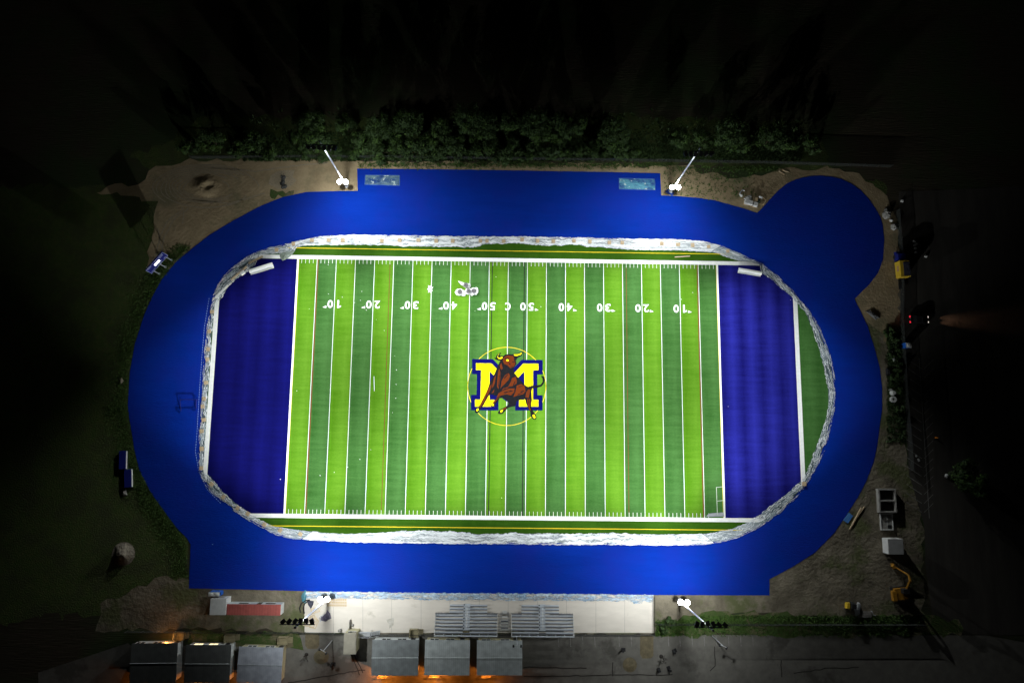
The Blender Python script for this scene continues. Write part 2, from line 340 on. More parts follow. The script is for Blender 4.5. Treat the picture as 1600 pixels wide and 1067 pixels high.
# earthworks: spiral mound, sump, stockpiles
def mound(name, c, rx, ry, h, m, seed, dig=0.0):
    R = random.Random(seed); b = MB(); nr, na = 16, 48; rot = R.uniform(0, 3)
    for i in range(nr + 1):
        r = i / nr
        for j in range(na):
            t = 2 * math.pi * j / na
            q_ = Vector((r * math.cos(t) * 2.2, r * math.sin(t) * 2.2, seed))
            z = h * (1 - r * r) ** 2 + h * 0.35 * mnoise.noise(q_) * (1 - r) + h * .25 * mnoise.noise(q_ * 3.1) * (1 - r) + R.uniform(-.04, .04) * h
            if dig: z -= dig * math.exp(-((r * math.cos(t) - .15) ** 2 + (r * math.sin(t)) ** 2) * 14)
            b.v.append((c.x + rx * r * math.cos(t), c.y + ry * r * math.sin(t), 0.03 + max(z, .004 if r > .5 else z) * (1 if i < nr else 0)))
    for i in range(nr):
        for j in range(na):
            b.f.append([i * na + j, (i + 1) * na + j, (i + 1) * na + (j + 1) % na, i * na + (j + 1) % na]); b.m.append(0)
    return b.build(name, m, smooth=True)
tag(mound('dirt_mound', at(322, 291), 4.2, 3.2, .55, M_dirt, 3, .55), 'low churned dirt mound with tyre rings in the upper left yard', 'dirt mound')
tag(mound('soil_heap', at(193, 865), 2.6, 2.6, 1.5, mat('pale soil', (0.22, 0.19, 0.14), c2=(0.15, 0.13, 0.1), scale=1, bump=1, bscale=2), 5), 'pale round soil heap in the grass by the lower left corner of track', 'soil heap')
tag(mound('soil_heap', at(502, 1026), 1.7, 1.5, .25, MATS['bay soil'], 6), 'small brown soil heap on asphalt beside the left dirt bay', 'soil heap')
tag(mound('soil_heap', at(984, 1038), 1.6, 1.6, .25, MATS['bay soil'], 8), 'small brown soil heap on asphalt beside the right dirt bay', 'soil heap')
rk = MB(); R = random.Random(4)
for i in range(16):
    a = at(443 + R.uniform(-3, 3), 285 + R.uniform(-9, 9)); rk.lump((a.x, a.y, .03), (R.uniform(.5, 1.1), R.uniform(.5, 1.2), R.uniform(.2, .6)), 7, .3, i)
tag(rk.build('rubble_pile', mat('wet rubble', (0.03, 0.03, 0.028), c2=(0.06, 0.06, 0.055), scale=2)), 'dark wet rubble in the sump on the pale gravel patch', 'rubble')

# tyre ruts in the upper left dirt
ru = MB()
c0 = at(322, 291)
for k in range(9):
    rr = 4.3 + k * .72; a0, a1 = R.uniform(0, 2), R.uniform(3.4, 6)
    pts = [Vector((c0.x + rr * 1.25 * math.cos(t) + .25 * math.sin(5 * t + k), c0.y - .4 + rr * .58 * math.sin(t), 0)) for t in [a0 + (a1 - a0) * i / 40 for i in range(41)]]
    for a, b in zip(pts[:-1], pts[1:]):
        d = (b - a).normalized(); nn = Vector((-d.y, d.x, 0)) * 0.13; ru.poly([a - nn, b - nn, b + nn, a + nn], 0.031)
for L in ([(244, 400), (250, 370), (262, 345), (290, 325)], [(252, 396), (257, 370), (270, 345), (300, 322)], [(330, 262), (400, 268), (470, 258), (520, 254)], [(300, 312), (360, 318), (420, 300)], [(285, 350), (287, 330), (282, 318)], [(262, 405), (250, 380), (246, 350)]):
    P = densify(px(L), 1.0, 0.1, rnd, False)
    for a, b in zip(P[:-1], P[1:]):
        d = (b - a).normalized(); nn = Vector((-d.y, d.x, 0)) * 0.14; ru.poly([a - nn, b - nn, b + nn, a + nn], 0.031)
struct('tyre_rut', ru, mat('rut soil', (0.25, 0.205, 0.135), c2=(0.31, 0.26, 0.18), scale=2))

# ------------------------------------------------------------------ running track
TR = [(558, 264), (650, 264.5), (760, 266), (870, 268), (960, 269.5), (1031.5, 271), (1033, 305.5), (1060, 307), (1090, 309.5), (1115, 313), (1143, 320.7), (1165, 327), (1183, 333.3), (1193, 323), (1203.6, 311), (1216, 298), (1229, 287.5), (1243, 281), (1256, 277.5), (1269, 275.5), (1282, 275),
      (1299, 276.5), (1314.5, 280), (1330, 287.5), (1345, 298), (1357, 311), (1367.6, 326), (1375, 339), (1379, 352), (1381.5, 376), (1379.5, 405), (1372, 426), (1358, 444.5), (1335, 467), (1343, 484), (1355.5, 510), (1367, 547), (1374.5, 575), (1378, 606), (1378, 640), (1374.5, 664), (1371, 692), (1365.6, 719), (1353, 752), (1341, 775), (1327, 797),
      (1303.6, 832), (1273, 863), (1240, 884), (1202, 904.5), (1202, 929.5), (1100, 929.3), (1021, 929), (900, 928), (760, 927), (600, 925.5), (480, 923), (380, 920.5), (295.5, 918.5), (298, 850), (292, 840), (276.5, 825), (256, 797), (236, 769.5), (218, 734), (211, 706), (202, 651), (200, 633), (203, 582), (211, 537), (226, 491), (237, 466), (251, 440), (263, 424), (276.5, 408), (301, 388),
      (326.5, 368), (364.5, 345), (407.5, 322), (440, 309), (478, 300.5), (520, 299), (559, 298.5)]
tb = MB(); tb.poly(px(TR), 0.07)
TP = px(TR)
for a, b in zip(TP, TP[1:] + TP[:1]): tb.poly([(a.x, a.y, 0.0), (b.x, b.y, 0.0), (b.x, b.y, 0.07), (a.x, a.y, 0.07)])
track = struct('running_track', tb, M_blue)

OUT = [(440, 384), (465, 377), (500, 370), (560, 367.5), (640, 369), (750, 370.5), (850, 371), (920, 372.5), (1000, 374), (1060, 374.5), (1100, 378), (1130, 386), (1160, 399), (1190, 413), (1215, 432), (1243, 459), (1264, 485), (1279, 511), (1291, 540), (1299, 565), (1303, 588), (1304, 610), (1303, 635), (1298, 663), (1292, 688), (1283, 713), (1270, 739),
       (1255, 762), (1240, 780), (1222, 797), (1200, 814), (1180, 827), (1155, 838), (1130, 845), (1100, 850), (1050, 851), (1000, 850.5), (900, 850), (800, 849), (700, 848), (600, 847), (530, 845.5), (490, 843), (458, 841), (430, 834), (403, 820), (373, 803), (350, 785), (328, 765), (315, 746), (311, 720), (312, 680), (316, 624), (318.5, 580), (321, 545), (325, 510), (330, 480), (337, 453), (345, 439), (354, 428), (368, 415), (386, 402), (404, 393), (420, 388)]
INN = [(457, 395), (463, 386.5), (478, 384), (530, 383), (597, 383), (626, 385), (700, 386), (745, 386.5), (752, 382.6), (778, 381), (816, 380.7), (835, 382.5), (853, 385), (870, 383.5), (891, 382.6), (905, 383), (917, 385), (935, 386.5), (947, 388), (976, 390), (1026, 391.5), (1064, 392), (1115, 395), (1133, 401.6), (1150, 407), (1186, 413), (1190, 428), (1205, 436), (1220, 450), (1237, 465), (1246, 475), (1259, 490), (1265, 507),
       (1272, 521.7), (1282, 554.6), (1288.5, 582), (1293, 607.7), (1294, 633), (1290, 655.7), (1282, 678), (1272, 706), (1264.5, 729), (1252, 749), (1236.6, 764.5), (1211, 784.7), (1183.5, 806), (1163, 817.6), (1138, 827.7), (1104, 833), (1028, 835), (965, 832.4), (876, 833.7), (800, 832.4), (753, 835), (703, 830), (627, 828.6), (591, 832.4), (526, 833.7), (475, 828.6), (450, 825), (428, 822), (403, 810),
       (388, 800), (367.6, 784.7), (347, 767), (327, 741), (319, 737), (321.5, 675), (325.5, 610), (329.5, 545), (335, 480), (345, 469), (356, 450), (370, 436), (387.5, 425), (399, 415), (405, 399), (425, 397), (445, 397)]
def polar(L):
    P = sorted((math.atan2(p.y, p.x), math.hypot(p.x, p.y)) for p in px(L)); return P
PO, PI_ = polar(OUT), polar(INN)
def rad(P, t):
    t = (t + math.pi) % (2 * math.pi) - math.pi
    n = len(P)
    for i in range(n):
        a = P[i - 1]; b = P[i]; ta = a[0] - (2 * math.pi if i == 0 else 0); tb_ = b[0]; tt = t
        if i == 0 and t > P[-1][0]: tt = t - 2 * math.pi
        if ta <= tt <= tb_:
            # straight-line interpolation in the plane
            A = Vector((a[1] * math.cos(ta), a[1] * math.sin(ta))); B = Vector((b[1] * math.cos(tb_), b[1] * math.sin(tb_)))
            d = B - A; u = Vector((math.cos(tt), math.sin(tt))); den = u.x * d.y - u.y * d.x
            if abs(den) < 1e-9: return a[1]
            return (A.x * d.y - A.y * d.x) / den
    return P[0][1]
NT = 720
TH = [-math.pi + 2 * math.pi * i / NT for i in range(NT)]
ro = [rad(PO, t) for t in TH]; ri = [rad(PI_, t) for t in TH]
rt = [max(i + .15, min(i + 1.3, o - .5)) for i, o in zip(ri, ro)]
turfP = [(r * math.cos(t), r * math.sin(t)) for r, t in zip(rt, TH)]
ds = MB()
for i in range(NT):
    j = (i + 1) % NT
    q = []
    for k, r in ((i, ri[i] + .1), (j, ri[j] + .1), (j, ro[j] - .35), (i, ro[i] - .35)): q.append((r * math.cos(TH[k]), r * math.sin(TH[k]), 0.118))
    ds.poly(q[::-1], None, 0 if abs(q[0][1]) < 29.5 else 1)
struct('drain_strip', ds, [mat('dark kerb', (0.10, 0.135, 0.15), c2=(0.045, 0.075, 0.085), scale=1.1, bump=0.5, bscale=3), mat('kerb concrete', (0.30, 0.335, 0.37), c2=(0.20, 0.25, 0.24), scale=.7, stretch=(.25, 1.6, 1))])  # dark blue-grey along the ends, paler along the long sides

# ------------------------------------------------------------------ turf and its painted lines
Y5 = 4.572; X0 = 50.292; YS = 29.718
tf = MB()
def strip(x0, x1, y0, y1, mi, b=tf, z=0.10, P=turfP):
    q = clip_rect(P, x0, x1, y0, y1)
    if len(q) > 2: b.poly([(p[0], p[1], z) for p in q], mi=mi)
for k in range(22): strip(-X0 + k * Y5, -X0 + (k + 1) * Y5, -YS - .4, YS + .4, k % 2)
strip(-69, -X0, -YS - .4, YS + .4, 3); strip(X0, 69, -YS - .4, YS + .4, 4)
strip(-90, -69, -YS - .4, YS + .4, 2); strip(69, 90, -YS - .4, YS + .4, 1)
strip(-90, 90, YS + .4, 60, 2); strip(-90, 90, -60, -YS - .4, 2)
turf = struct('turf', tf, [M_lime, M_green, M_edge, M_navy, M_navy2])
lp = [(max(a + .05, min(b - .7, a + 1.6)), t) for a, b, t in zip(ri, ro, TH)]
lineP = [(r * math.cos(t), r * math.sin(t)) for r, t in lp]
ln = MB()
def line(x0, x1, y0, y1, mi=0, z=0.124): strip(x0, x1, y0, y1, mi, ln, z, lineP)
SW = 0.93
for s in (1, -1):
    a, b = sorted((s * YS, s * (YS + SW))); line(-80, 80, a, b)
    a, b = sorted((s * 32.33, s * 32.50)); line(-80, 80, a, b, 1)
    a, b = sorted((s * 68.33, s * 69.36)); line(a, b, -YS, YS)
    line(s * X0 - .21, s * X0 + .21, -YS, YS); a, b = sorted((s * (X0 - .21), s * (X0 - .30))); line(a, b, -YS, YS, 1)
    a, b = sorted((s * 28.24, s * 28.38)); line(a, b, -YS + .9, YS - .9, 2, 0.112)
    a, b = sorted((s * (45.72 - .12), s * (45.72 - .45))); line(-b if s > 0 else a, -a if s > 0 else b, 0, 0, 2)
    a, b = sorted((s * 3.75, s * 3.95)); line(a, b, -YS, YS, 3, 0.112)
line(-45.60, -45.34, -YS, YS, 2, 0.112); line(45.34, 45.60, -YS, YS, 2, 0.112)
for k in range(1, 22):
    x = -X0 + k * Y5; line(x - .06, x + .06, -YS, YS)
for k in range(1, 110):
    x = -X0 + k * .9144
    if k % 5:
        line(x - .045, x + .045, YS - 1.0, YS)
        if x < 47: line(x - .045, x + .045, -YS, -YS + 1.0)
c = at(792, 603.2)
for k in range(72):
    t0, t1 = 2 * math.pi * k / 72, 2 * math.pi * (k + 1) / 72; r0, r1 = 9.10, 9.22
    ln.poly([(c.x + r0 * math.cos(t0), c.y + r0 * math.sin(t0)), (c.x + r1 * math.cos(t0), c.y + r1 * math.sin(t0)), (c.x + r1 * math.cos(t1), c.y + r1 * math.sin(t1)), (c.x + r0 * math.cos(t1), c.y + r0 * math.sin(t1))][::1], 0.130, 1) if False else \
    ln.poly([(c.x + r * math.cos(t), c.y + r * math.sin(t), 0.130) for r, t in ((r0, t0), (r1, t0), (r1, t1), (r0, t1))], None, 1)
struct('line_marking', ln, [M_white, M_yellow, M_red, M_black], parent=turf)

def glyph(ch, w, h):
    cu = bpy.data.curves.new('glyph', 'FONT'); cu.body = ch; cu.size = 1; cu.offset = 0.022; cu.resolution_u = 4
    o = bpy.data.objects.new('glyph', cu); COL.objects.link(o)
    bpy.context.view_layer.update()
    me = bpy.data.meshes.new_from_object(o.evaluated_get(bpy.context.evaluated_depsgraph_get()))
    xs = [v.co.x for v in me.vertices]; ys = [v.co.y for v in me.vertices]
    if ch == '1': w *= .72
    V = [((v.co.x - (min(xs) + max(xs)) / 2) / (max(xs) - min(xs)) * w, (v.co.y - (min(ys) + max(ys)) / 2) / (max(ys) - min(ys)) * h) for v in me.vertices]
    Fc = [list(p.vertices) for p in me.polygons]
    bpy.data.objects.remove(o); bpy.data.curves.remove(cu); bpy.data.meshes.remove(me)
    return V, Fc
def glyph_one():
    return [(-.05, .95), (-.60, .62), (-.60, .28), (-.12, .50), (-.12, -.95), (.30, -.95), (.30, .95)], [[0, 1, 2, 3], [0, 3, 4, 5, 6]]
GL = {c_: glyph(c_, 1.28, 1.9) for c_ in '012345C'}
GL['1'] = glyph_one()
YN = at(800, 479).y
def number(x, word, arrow):
    b = MB(); z = 0.132
    def put(ch, cx):
        V, Fc = GL[ch]; i = len(b.v)
        for a, c_ in V: b.v.append((cx - a, YN - c_, z))   # rotated half a turn: read from the far side
        for f in Fc: b.f.append([i + k for k in f]); b.m.append(0)
    if len(word) == 1: put(word, x)
    else: put(word[0], x + .98); put(word[1], x - .98)
    if arrow:
        bx = x + arrow * 1.86 ; b.poly([(bx, YN - .38, z), (bx, YN - .98, z), (bx + arrow * .92, YN - .80, z)][::(1 if arrow < 0 else -1)])
    return struct('yard_number', b, M_white, parent=turf)
for k in range(1, 6):
    number(-X0 + k * 2 * Y5, '%d0' % k, -1); number(X0 - k * 2 * Y5, '%d0' % k, 1)
number(0, 'C', 0)

# painted emblem: block letter behind a charging bull
def ez(L): return [at(690 + a / 6.67, 520 + b / 6.67) for a, b in L]
em = MB()
def ep(L, z, mi): em.poly(ez(L), z, mi)
ep([(318, 274), (534, 275), (687, 432), (832, 283), (1053, 283), (1053, 433), (996, 433), (996, 650), (1052, 652), (1052, 808), (768, 808), (768, 650), (687, 722), (592, 650), (592, 808), (307, 806), (307, 648), (365, 648), (370, 430), (318, 430)], 0.136, 0)
ep([(358, 318), (520, 319), (687, 492), (850, 322), (1008, 322), (1008, 390), (953, 390), (953, 697), (1008, 697), (1008, 768), (807, 768), (807, 697), (862, 697), (862, 402), (687, 580), (500, 402), (500, 697), (550, 697), (550, 768), (348, 768), (348, 695), (405, 695), (412, 388), (358, 388)], 0.140, 1)
ep([(625, 203), (585, 222), (567, 243), (569, 262), (549, 260), (560, 276), (590, 287), (612, 288), (600, 318), (580, 350), (565, 395), (550, 430), (530, 470), (505, 512), (490, 560), (470, 610), (445, 660), (425, 700), (405, 745), (385, 770), (357, 793), (344, 822), (360, 836), (381, 832), (397, 800), (417, 780), (442, 745), (462, 705), (482, 672), (502, 642), (530, 644), (558, 655), (582, 655),
    (565, 690), (540, 725), (512, 733), (507, 760), (530, 774), (553, 764), (562, 740), (592, 705), (606, 680), (642, 678), (688, 712), (700, 735), (682, 760), (642, 785), (606, 800), (587, 830), (594, 842), (622, 846), (642, 836), (668, 805), (692, 782), (732, 767), (762, 765), (777, 745), (779, 715), (800, 704), (840, 692), (868, 690), (883, 740), (898, 775), (924, 822), (928, 870), (948, 896), (976, 907), (987, 890),
    (980, 850), (957, 825), (937, 780), (932, 740), (942, 700), (938, 650), (936, 610), (944, 578), (1000, 571), (1041, 556), (1067, 525), (1077, 490), (1067, 460), (1045, 447), (1037, 455), (1053, 475), (1054, 510), (1033, 540), (998, 549), (940, 551), (900, 563), (870, 545), (835, 508), (795, 463), (762, 423), (748, 385), (764, 345), (778, 328), (773, 290), (792, 258), (832, 240), (849, 190), (820, 209), (790, 217), (755, 223), (725, 226), (700, 223), (662, 226), (645, 241), (612, 240), (606, 232)], 0.144, 2)
for L in ([(640, 266), (660, 248), (690, 236), (745, 241), (766, 285), (769, 325), (745, 358), (717, 370), (690, 345), (655, 330), (638, 297)],
          [(622, 312), (630, 340), (637, 370), (627, 388), (613, 372), (606, 345)], [(600, 372), (612, 410), (612, 480), (592, 588), (576, 560), (581, 480), (588, 410)],
          [(700, 420), (714, 450), (700, 488), (652, 540), (627, 560), (612, 588), (626, 500), (660, 440)], [(733, 470), (770, 458), (785, 500), (781, 530), (735, 556), (692, 562), (722, 510)],
          [(566, 440), (556, 520), (540, 560), (521, 580), (531, 530), (546, 470)], [(522, 530), (511, 590), (481, 650), (451, 700), (426, 745), (401, 777), (390, 770), (420, 710), (450, 650), (486, 580)],
          [(540, 600), (550, 585), (545, 620), (520, 630)], [(592, 630), (642, 600), (700, 580), (762, 578), (755, 620), (722, 652), (680, 640), (620, 652), (592, 680), (567, 710), (546, 735), (531, 730), (567, 690)],
          [(782, 550), (830, 534), (868, 558), (874, 610), (850, 640), (800, 650), (772, 660), (748, 668), (770, 612)], [(902, 590), (926, 590), (916, 640), (906, 680), (872, 670), (882, 620)],
          [(890, 690), (922, 690), (926, 720), (916, 770), (932, 812), (915, 802), (896, 750)], [(640, 790), (680, 770), (665, 797), (646, 802)], [(700, 560), (690, 575), (650, 585), (625, 605), (640, 580)]): ep(L, 0.148, 3)
for L in ([(608, 213), (584, 240), (594, 262), (632, 250), (637, 262), (620, 272), (596, 271), (579, 252), (588, 228)], [(752, 226), (800, 224), (838, 205), (826, 228), (790, 240), (756, 238)],
          [(366, 790), (383, 786), (389, 798), (374, 820), (362, 812)], [(516, 742), (530, 731), (546, 745), (540, 765), (523, 760)], [(611, 810), (641, 797), (636, 820), (616, 832)], [(946, 857), (964, 850), (980, 878), (971, 894), (952, 880)]): ep(L, 0.150, 1)
for L in ([(660, 268), (700, 276), (702, 280), (664, 274)], [(640, 300), (652, 325), (690, 340), (686, 346), (648, 332)], [(757, 262), (766, 285), (758, 300), (752, 280)], [(735, 300), (768, 300), (768, 306), (738, 308)],
          [(455, 690), (470, 640), (476, 644), (462, 694)], [(520, 545), (540, 470), (546, 472), (527, 548)], [(905, 740), (905, 690), (911, 690), (912, 742)], [(590, 560), (604, 440), (608, 442), (596, 562)], [(742, 545), (762, 505), (768, 508), (750, 548)], [(800, 560), (845, 552), (846, 557), (802, 566)], [(790, 640), (850, 618), (852, 624), (794, 648)], [(560, 690), (610, 650), (614, 654), (566, 696)]): ep(L, 0.151, 2)
ep([(688 + 13 * math.cos(t * .6283), 286 + 13 * math.sin(t * .6283)) for t in range(10)], 0.150, 1)
for L in ([(700, 318), (712, 314), (718, 330), (706, 334)], [(715, 352), (742, 350), (742, 354), (716, 357)], [(655, 262), (700, 262), (700, 268), (660, 272)], [(820, 612), (855, 598), (862, 606), (826, 622)], [(690, 612), (720, 600), (745, 608), (720, 614)], [(650, 470), (690, 430), (694, 436), (656, 478)], [(640, 622), (680, 612), (700, 618), (660, 630)]): ep(L, 0.151, 2)
struct('emblem', em, [M_enavy, M_eyel, M_eblk, M_ebrn], parent=turf)

# dashed lane line inside the track
dl = MB(); D = [(327, 466), (319.5, 511.6), (315.7, 557), (312, 607.7), (308, 676), (305.6, 706), (311, 736.7), (323.5, 764), (346, 787)]
P = px(D)
for a, b in zip(P[:-1], P[1:]):
    k = max(1, int((b - a).length / .55)); d = (b - a).normalized(); nn = Vector((-d.y, d.x, 0)) * .05
    for i in range(k):
        p, q = a.lerp(b, i / k), a.lerp(b, (i + .6) / k); dl.poly([p - nn, q - nn, q + nn, p + nn], 0.078)
struct('lane_marking', dl, mat('pale blue paint', (0.25, 0.4, 0.8), c2=(0.3, 0.45, 0.8), scale=2), parent=track)

# ------------------------------------------------------------------ flood masts
def lamp(name, kind, energy, parent, loc, target=None, size=1.0, blend=1.0, color=(1, 1, 1), radius=.25):
    l = bpy.data.lights.new(name, kind); l.energy = energy; l.color = color; l.shadow_soft_size = radius
    if kind == 'SPOT': l.spot_size = size; l.spot_blend = blend
    o = bpy.data.objects.new(name, l); COL.objects.link(o); o.parent = parent; o.location = loc
    if target is not None: o.rotation_euler = (Vector(target) - Vector(loc)).to_track_quat('-Z', 'Y').to_euler()
    return o
COOL = (0.93, 0.98, 1.0)
def mast(sx, sy, label):
    r = thing('light_mast', label, 'floodlight mast', (39.5 * sx, 48.0 * sy, 0.02), 0, 'four floodlight masts around the field')
    f = -sy
    MB().bar((0, 0, 0), (0, 0, 26.0), .21, 10, r2=.15).bar((0, 0, 26.0), (0, 0, 26.2), .24, 10).bar((0, 0, 0), (0, 0, .35), .5, 10).build('pole', M_steel, r, smooth=False)
    MB().box((0, f * .25, 24.9), (6.6, .16, .16)).box((0, f * .2, 24.9), (.5, .3, .4)).build('crossarm', M_dark, r)
    for i in range(6):
        x = (-2.9 + 1.16 * i)
        # targets spread over the half of the field the mast serves
        tx = -sx * (-34 + 20 * i) * (1 if sx < 0 else 1); tx = (sx * (27 - 16.6 * i) if sx > 0 else sx * (27 - 16.6 * (5 - i)))
        ty = -sy * (33 + (i % 2) * 15)
        if sx * tx > 20 or sx * tx < -50: ty = -sy * 47
        d = Vector((tx, ty, -25)).normalized(); q = d.to_track_quat('-Z', 'Y').to_matrix()
        c_ = Vector((x, f * .55, 24.75)); b = MB()
        b.bar(c_ - d * .3, c_ + d * .25, .2, 10, r2=.35); up = q @ Vector((0, 1, 0))
        b.box(c_ + d * .22 + up * .42, (.74, .06, .95), R=q)
        for e_ in (-1, 1): b.box(c_ + d * .3 + up * .2 + q @ Vector((e_ * .35, 0, 0)), (.05, .45, .85), R=q)
        fx = b.build('floodlight', M_dark, r)
        MB().bar(c_ + d * .252, c_ + d * .27, .32, 10).build('lens', M_lens, fx)
        MB().bar((x, f * .25, 24.9), c_, .05, 5).build('bracket', M_steel, fx)
        lamp('flood_lamp', 'SPOT', P_MAIN * (1.7 if (sx * tx > 20 or sx * tx < -50) else 1.0), fx, c_ + d * .9, (c_ + d * 10), math.radians(46 if (sx * tx > 20 or sx * tx < -50) else 53), 1.0, COOL, .3)
    lamp('spill_fill', 'SPOT', P_WIDE_FILL[(sx, sy)], r, (0, f * 1.6, 24.0), (-sx * 4, f * (6 if sy > 0 else 2), 0), math.radians(146), 1.0, COOL, .4)  # added wide fill around the mast, no fixture of its own
    lamp('near_fill', 'SPOT', P_NEAR_FILL, r, (0, f * 1.6, 24.2), (-sx * 14, f * 28, 0), math.radians(140), 1.0, COOL, .4)  # added fill for the track and near field, no fixture of its own
    for i in (-1, 1):
        c_ = Vector((i * .75, f * .55, 4.4)); d = Vector((i * .15, f * .35, .93)).normalized()
        b = MB(); b.bar(c_ - d * .4, c_, .3, 12, r2=.62); b.bar((0, 0, 4.1), c_ - d * .4, .07, 5)
        fx = b.build('uplight', M_steel, r)
        MB().bar(c_ + d * .004, c_ + d * .05, .55, 16).build('lens', M_lens, fx)
        lamp('halo_fill', 'POINT', P_HALO_FILL, fx, c_ + d * .6, None, color=COOL, radius=.5)  # all-round lamp added to spread a halo on the ground by the uplight
    return r
mast(-1, 1, 'floodlight mast by the upper left corner of the track, beside the left sand pit')
mast(1, 1, 'floodlight mast on bare dirt beside the right sand pit, upper right')
mast(-1, -1, 'floodlight mast on the left end of the concrete apron beside lumber frames')
mast(1, -1, 'floodlight mast on dirt right of the concrete apron, by the grass verge')

# ------------------------------------------------------------------ plastic sheeting over the drain strip
def film(name, label, t0, t1, seed, wide=1.0):
    R = random.Random(seed); b = MB(); L = []; UVS = []; t = t0
    while t < t1:
        L.append(t); t += 0.30 / rad(PO, t)
    L.append(t1); nw = 11; jin = jout = 0.0
    for t in L:
        a = rad(PI_, t); o = rad(PO, t); jin = jin * .6 + R.uniform(-.14, .14); jout = jout * .5 + R.uniform(-.09, .09)
        a += jin; o += jout + .12
        for k in range(nw):
            u = k / (nw - 1); r = a + (o - a) * u; e = math.sin(math.pi * u) ** .5
            z = 0.145 + e * (.04 + abs(R.gauss(0, .014))) + R.uniform(0, .006)
            UVS.append((len(L) and (t - t0) * o, (o - a) * u))
            b.v.append((r * math.cos(t) + R.uniform(-.06, .06), r * math.sin(t) + R.uniform(-.06, .06), z))
    for i in range(len(L) - 1):
        for k in range(nw - 1):
            b.f.append([i * nw + k, i * nw + k + 1, (i + 1) * nw + k + 1, (i + 1) * nw + k]); b.m.append(0)
    o = b.build(name, M_film if seed in (1, 4) else M_thin, smooth=True); uv = o.data.uv_layers.new(name='UVMap')
    for lp_ in o.data.loops: uv.data[lp_.index].uv = UVS[lp_.vertex_index]
    return tag(o, label, 'plastic sheet', 'plastic sheets around the turf edge')
def th(x, y): p = at(x, y); return math.atan2(p.y, p.x)
film('plastic_sheet', 'crumpled clear plastic sheet along the upper long side of the turf', th(1120, 388), th(450, 385), 1)
film('plastic_sheet', 'crumpled clear plastic sheet round the right end of the turf', th(1258, 758), th(1122, 388) - 0 + (0), 2)
film('plastic_sheet', 'crumpled clear plastic sheet round the lower right corner of the turf', th(1110, 842), th(1257, 759), 3)
film('plastic_sheet', 'crumpled clear plastic sheet along the lower long side of the turf', th(480, 836), th(1108, 842), 4)
film('plastic_sheet', 'torn plastic sheet round the lower left corner of the turf', th(316, 737), th(478, 836) if th(478, 836) > th(316, 737) else th(478, 836), 5)
film('plastic_sheet', 'crumpled plastic sheet round the upper left corner of the turf', th(448, 386), th(333, 462), 6)
film('plastic_sheet', 'narrow plastic strip beside the left end line of the turf', th(333, 464), math.pi * 2 + th(316, 735), 7)
# plastic along the top of the apron
b = MB(); R = random.Random(9); xs = [478 + i * 1.6 for i in range(int(543 / 1.6) + 1)]; j0 = j1 = 0
for x in xs:
    j0 = j0 * .6 + R.uniform(-1, 1); j1 = j1 * .6 + R.uniform(-.5, .5)
    for k in range(7):
        p = at(x, 923.5 + (x - 478) * .009 + j0 * .7 + (11 + j1) * k / 6 * (1 if x < 990 or x > 1004 else 1.25)); b.v.append((p.x, p.y, .10 + .10 * math.sin(math.pi * k / 6) + abs(R.gauss(0, .06))))
for i in range(len(xs) - 1):
    for k in range(6): b.f.append([i * 7 + k, i * 7 + k + 1, (i + 1) * 7 + k + 1, (i + 1) * 7 + k]); b.m.append(0)
M_film2 = mat('blue tinted film', (0.55, 0.66, 0.74), 0.30, c2=(0.22, 0.36, 0.52), scale=0.8, stretch=(.4, 1.5, 1), alpha=(1.5, 0.36, 0.58), bump=1.0, bscale=2.2, spec=0.6)
tag(b.build('plastic_sheet', M_film2), 'long blue tinted plastic strip between the track and the concrete apron', 'plastic sheet', 'plastic sheets around the turf edge')
b = MB(); b.lump((at(476, 931).x, at(476, 931).y, .06), (1.1, 3.0, .3), 12, .3, 4)
tag(b.build('plastic_bundle', mat('teal film', (0.03, 0.15, 0.19), 0.4, c2=(0.08, 0.22, 0.26), scale=1)), 'teal plastic bundle at the left edge of concrete apron', 'plastic bundle')

# ------------------------------------------------------------------ plywood squares weighing the plastic down
bm_ = MB()
for i in range(2): bm_.box((0, -.22 + .44 * i, .03), (.86, .41, .05))
bm_.box((-.28, 0, .07), (.12, .86, .03)); bm_.box((.28, 0, .07), (.12, .86, .03))
proto = bm_.build('plywood_square', M_wood)
BS = [('left', [(332, 487.5), (328, 518), (326, 545.7), (325, 561.7), (323, 598), (319.8, 623), (317.5, 635), (319.5, 656), (316, 673.4), (316, 701), (315.5, 731)]),
      ('low', [(331.7, 756), (350, 776), (372, 793), (388, 802), (413.6, 819), (438.4, 828), (470, 834)]),
      ('top', [(433, 391), (459, 381.5), (488, 376), (514, 376), (536, 376), (597, 377), (624.6, 376), (654, 376), (681.6, 377), (707.6, 377), (750.6, 377), (761, 377), (787, 377.6), (815.7, 375), (840, 377), (864.5, 377.6), (896.6, 377), (921.5, 378), (952, 379.6), (972, 380), (1033.6, 381), (1059, 382.6), (1081.7, 383.6), (1106.7, 386)]),
      ('east', [(1136.5, 392.8)]), ('corner', [(1255.6, 755.6)])]
BL = {'left': 'pale plywood square on the plastic strip beside the left end line', 'low': 'plywood square weighing down plastic round the lower left bend', 'top': 'pale plywood square on the plastic along the upper long side',
      'east': 'orange plywood square on plastic at the upper right bend', 'corner': 'lone plywood square at the foot of the right end line'}
first = True
for key, L in BS:
    for x, y in L:
        o = proto if first else proto.copy()
        if not first: COL.objects.link(o)
        first = False; p = at(x, y); o.location = (p.x, p.y, .30)
        o.rotation_euler = (rnd.uniform(-.04, .04), rnd.uniform(-.04, .04), rnd.uniform(-.12, .12) + (math.pi / 2 if rnd.random() < .4 else 0) + (-.6 if key == 'low' else 0)); o.scale = (rnd.uniform(.9, 1.15), rnd.uniform(.9, 1.15), 1)
        tag(o, BL[key], 'plywood square', 'plywood squares holding down the plastic')

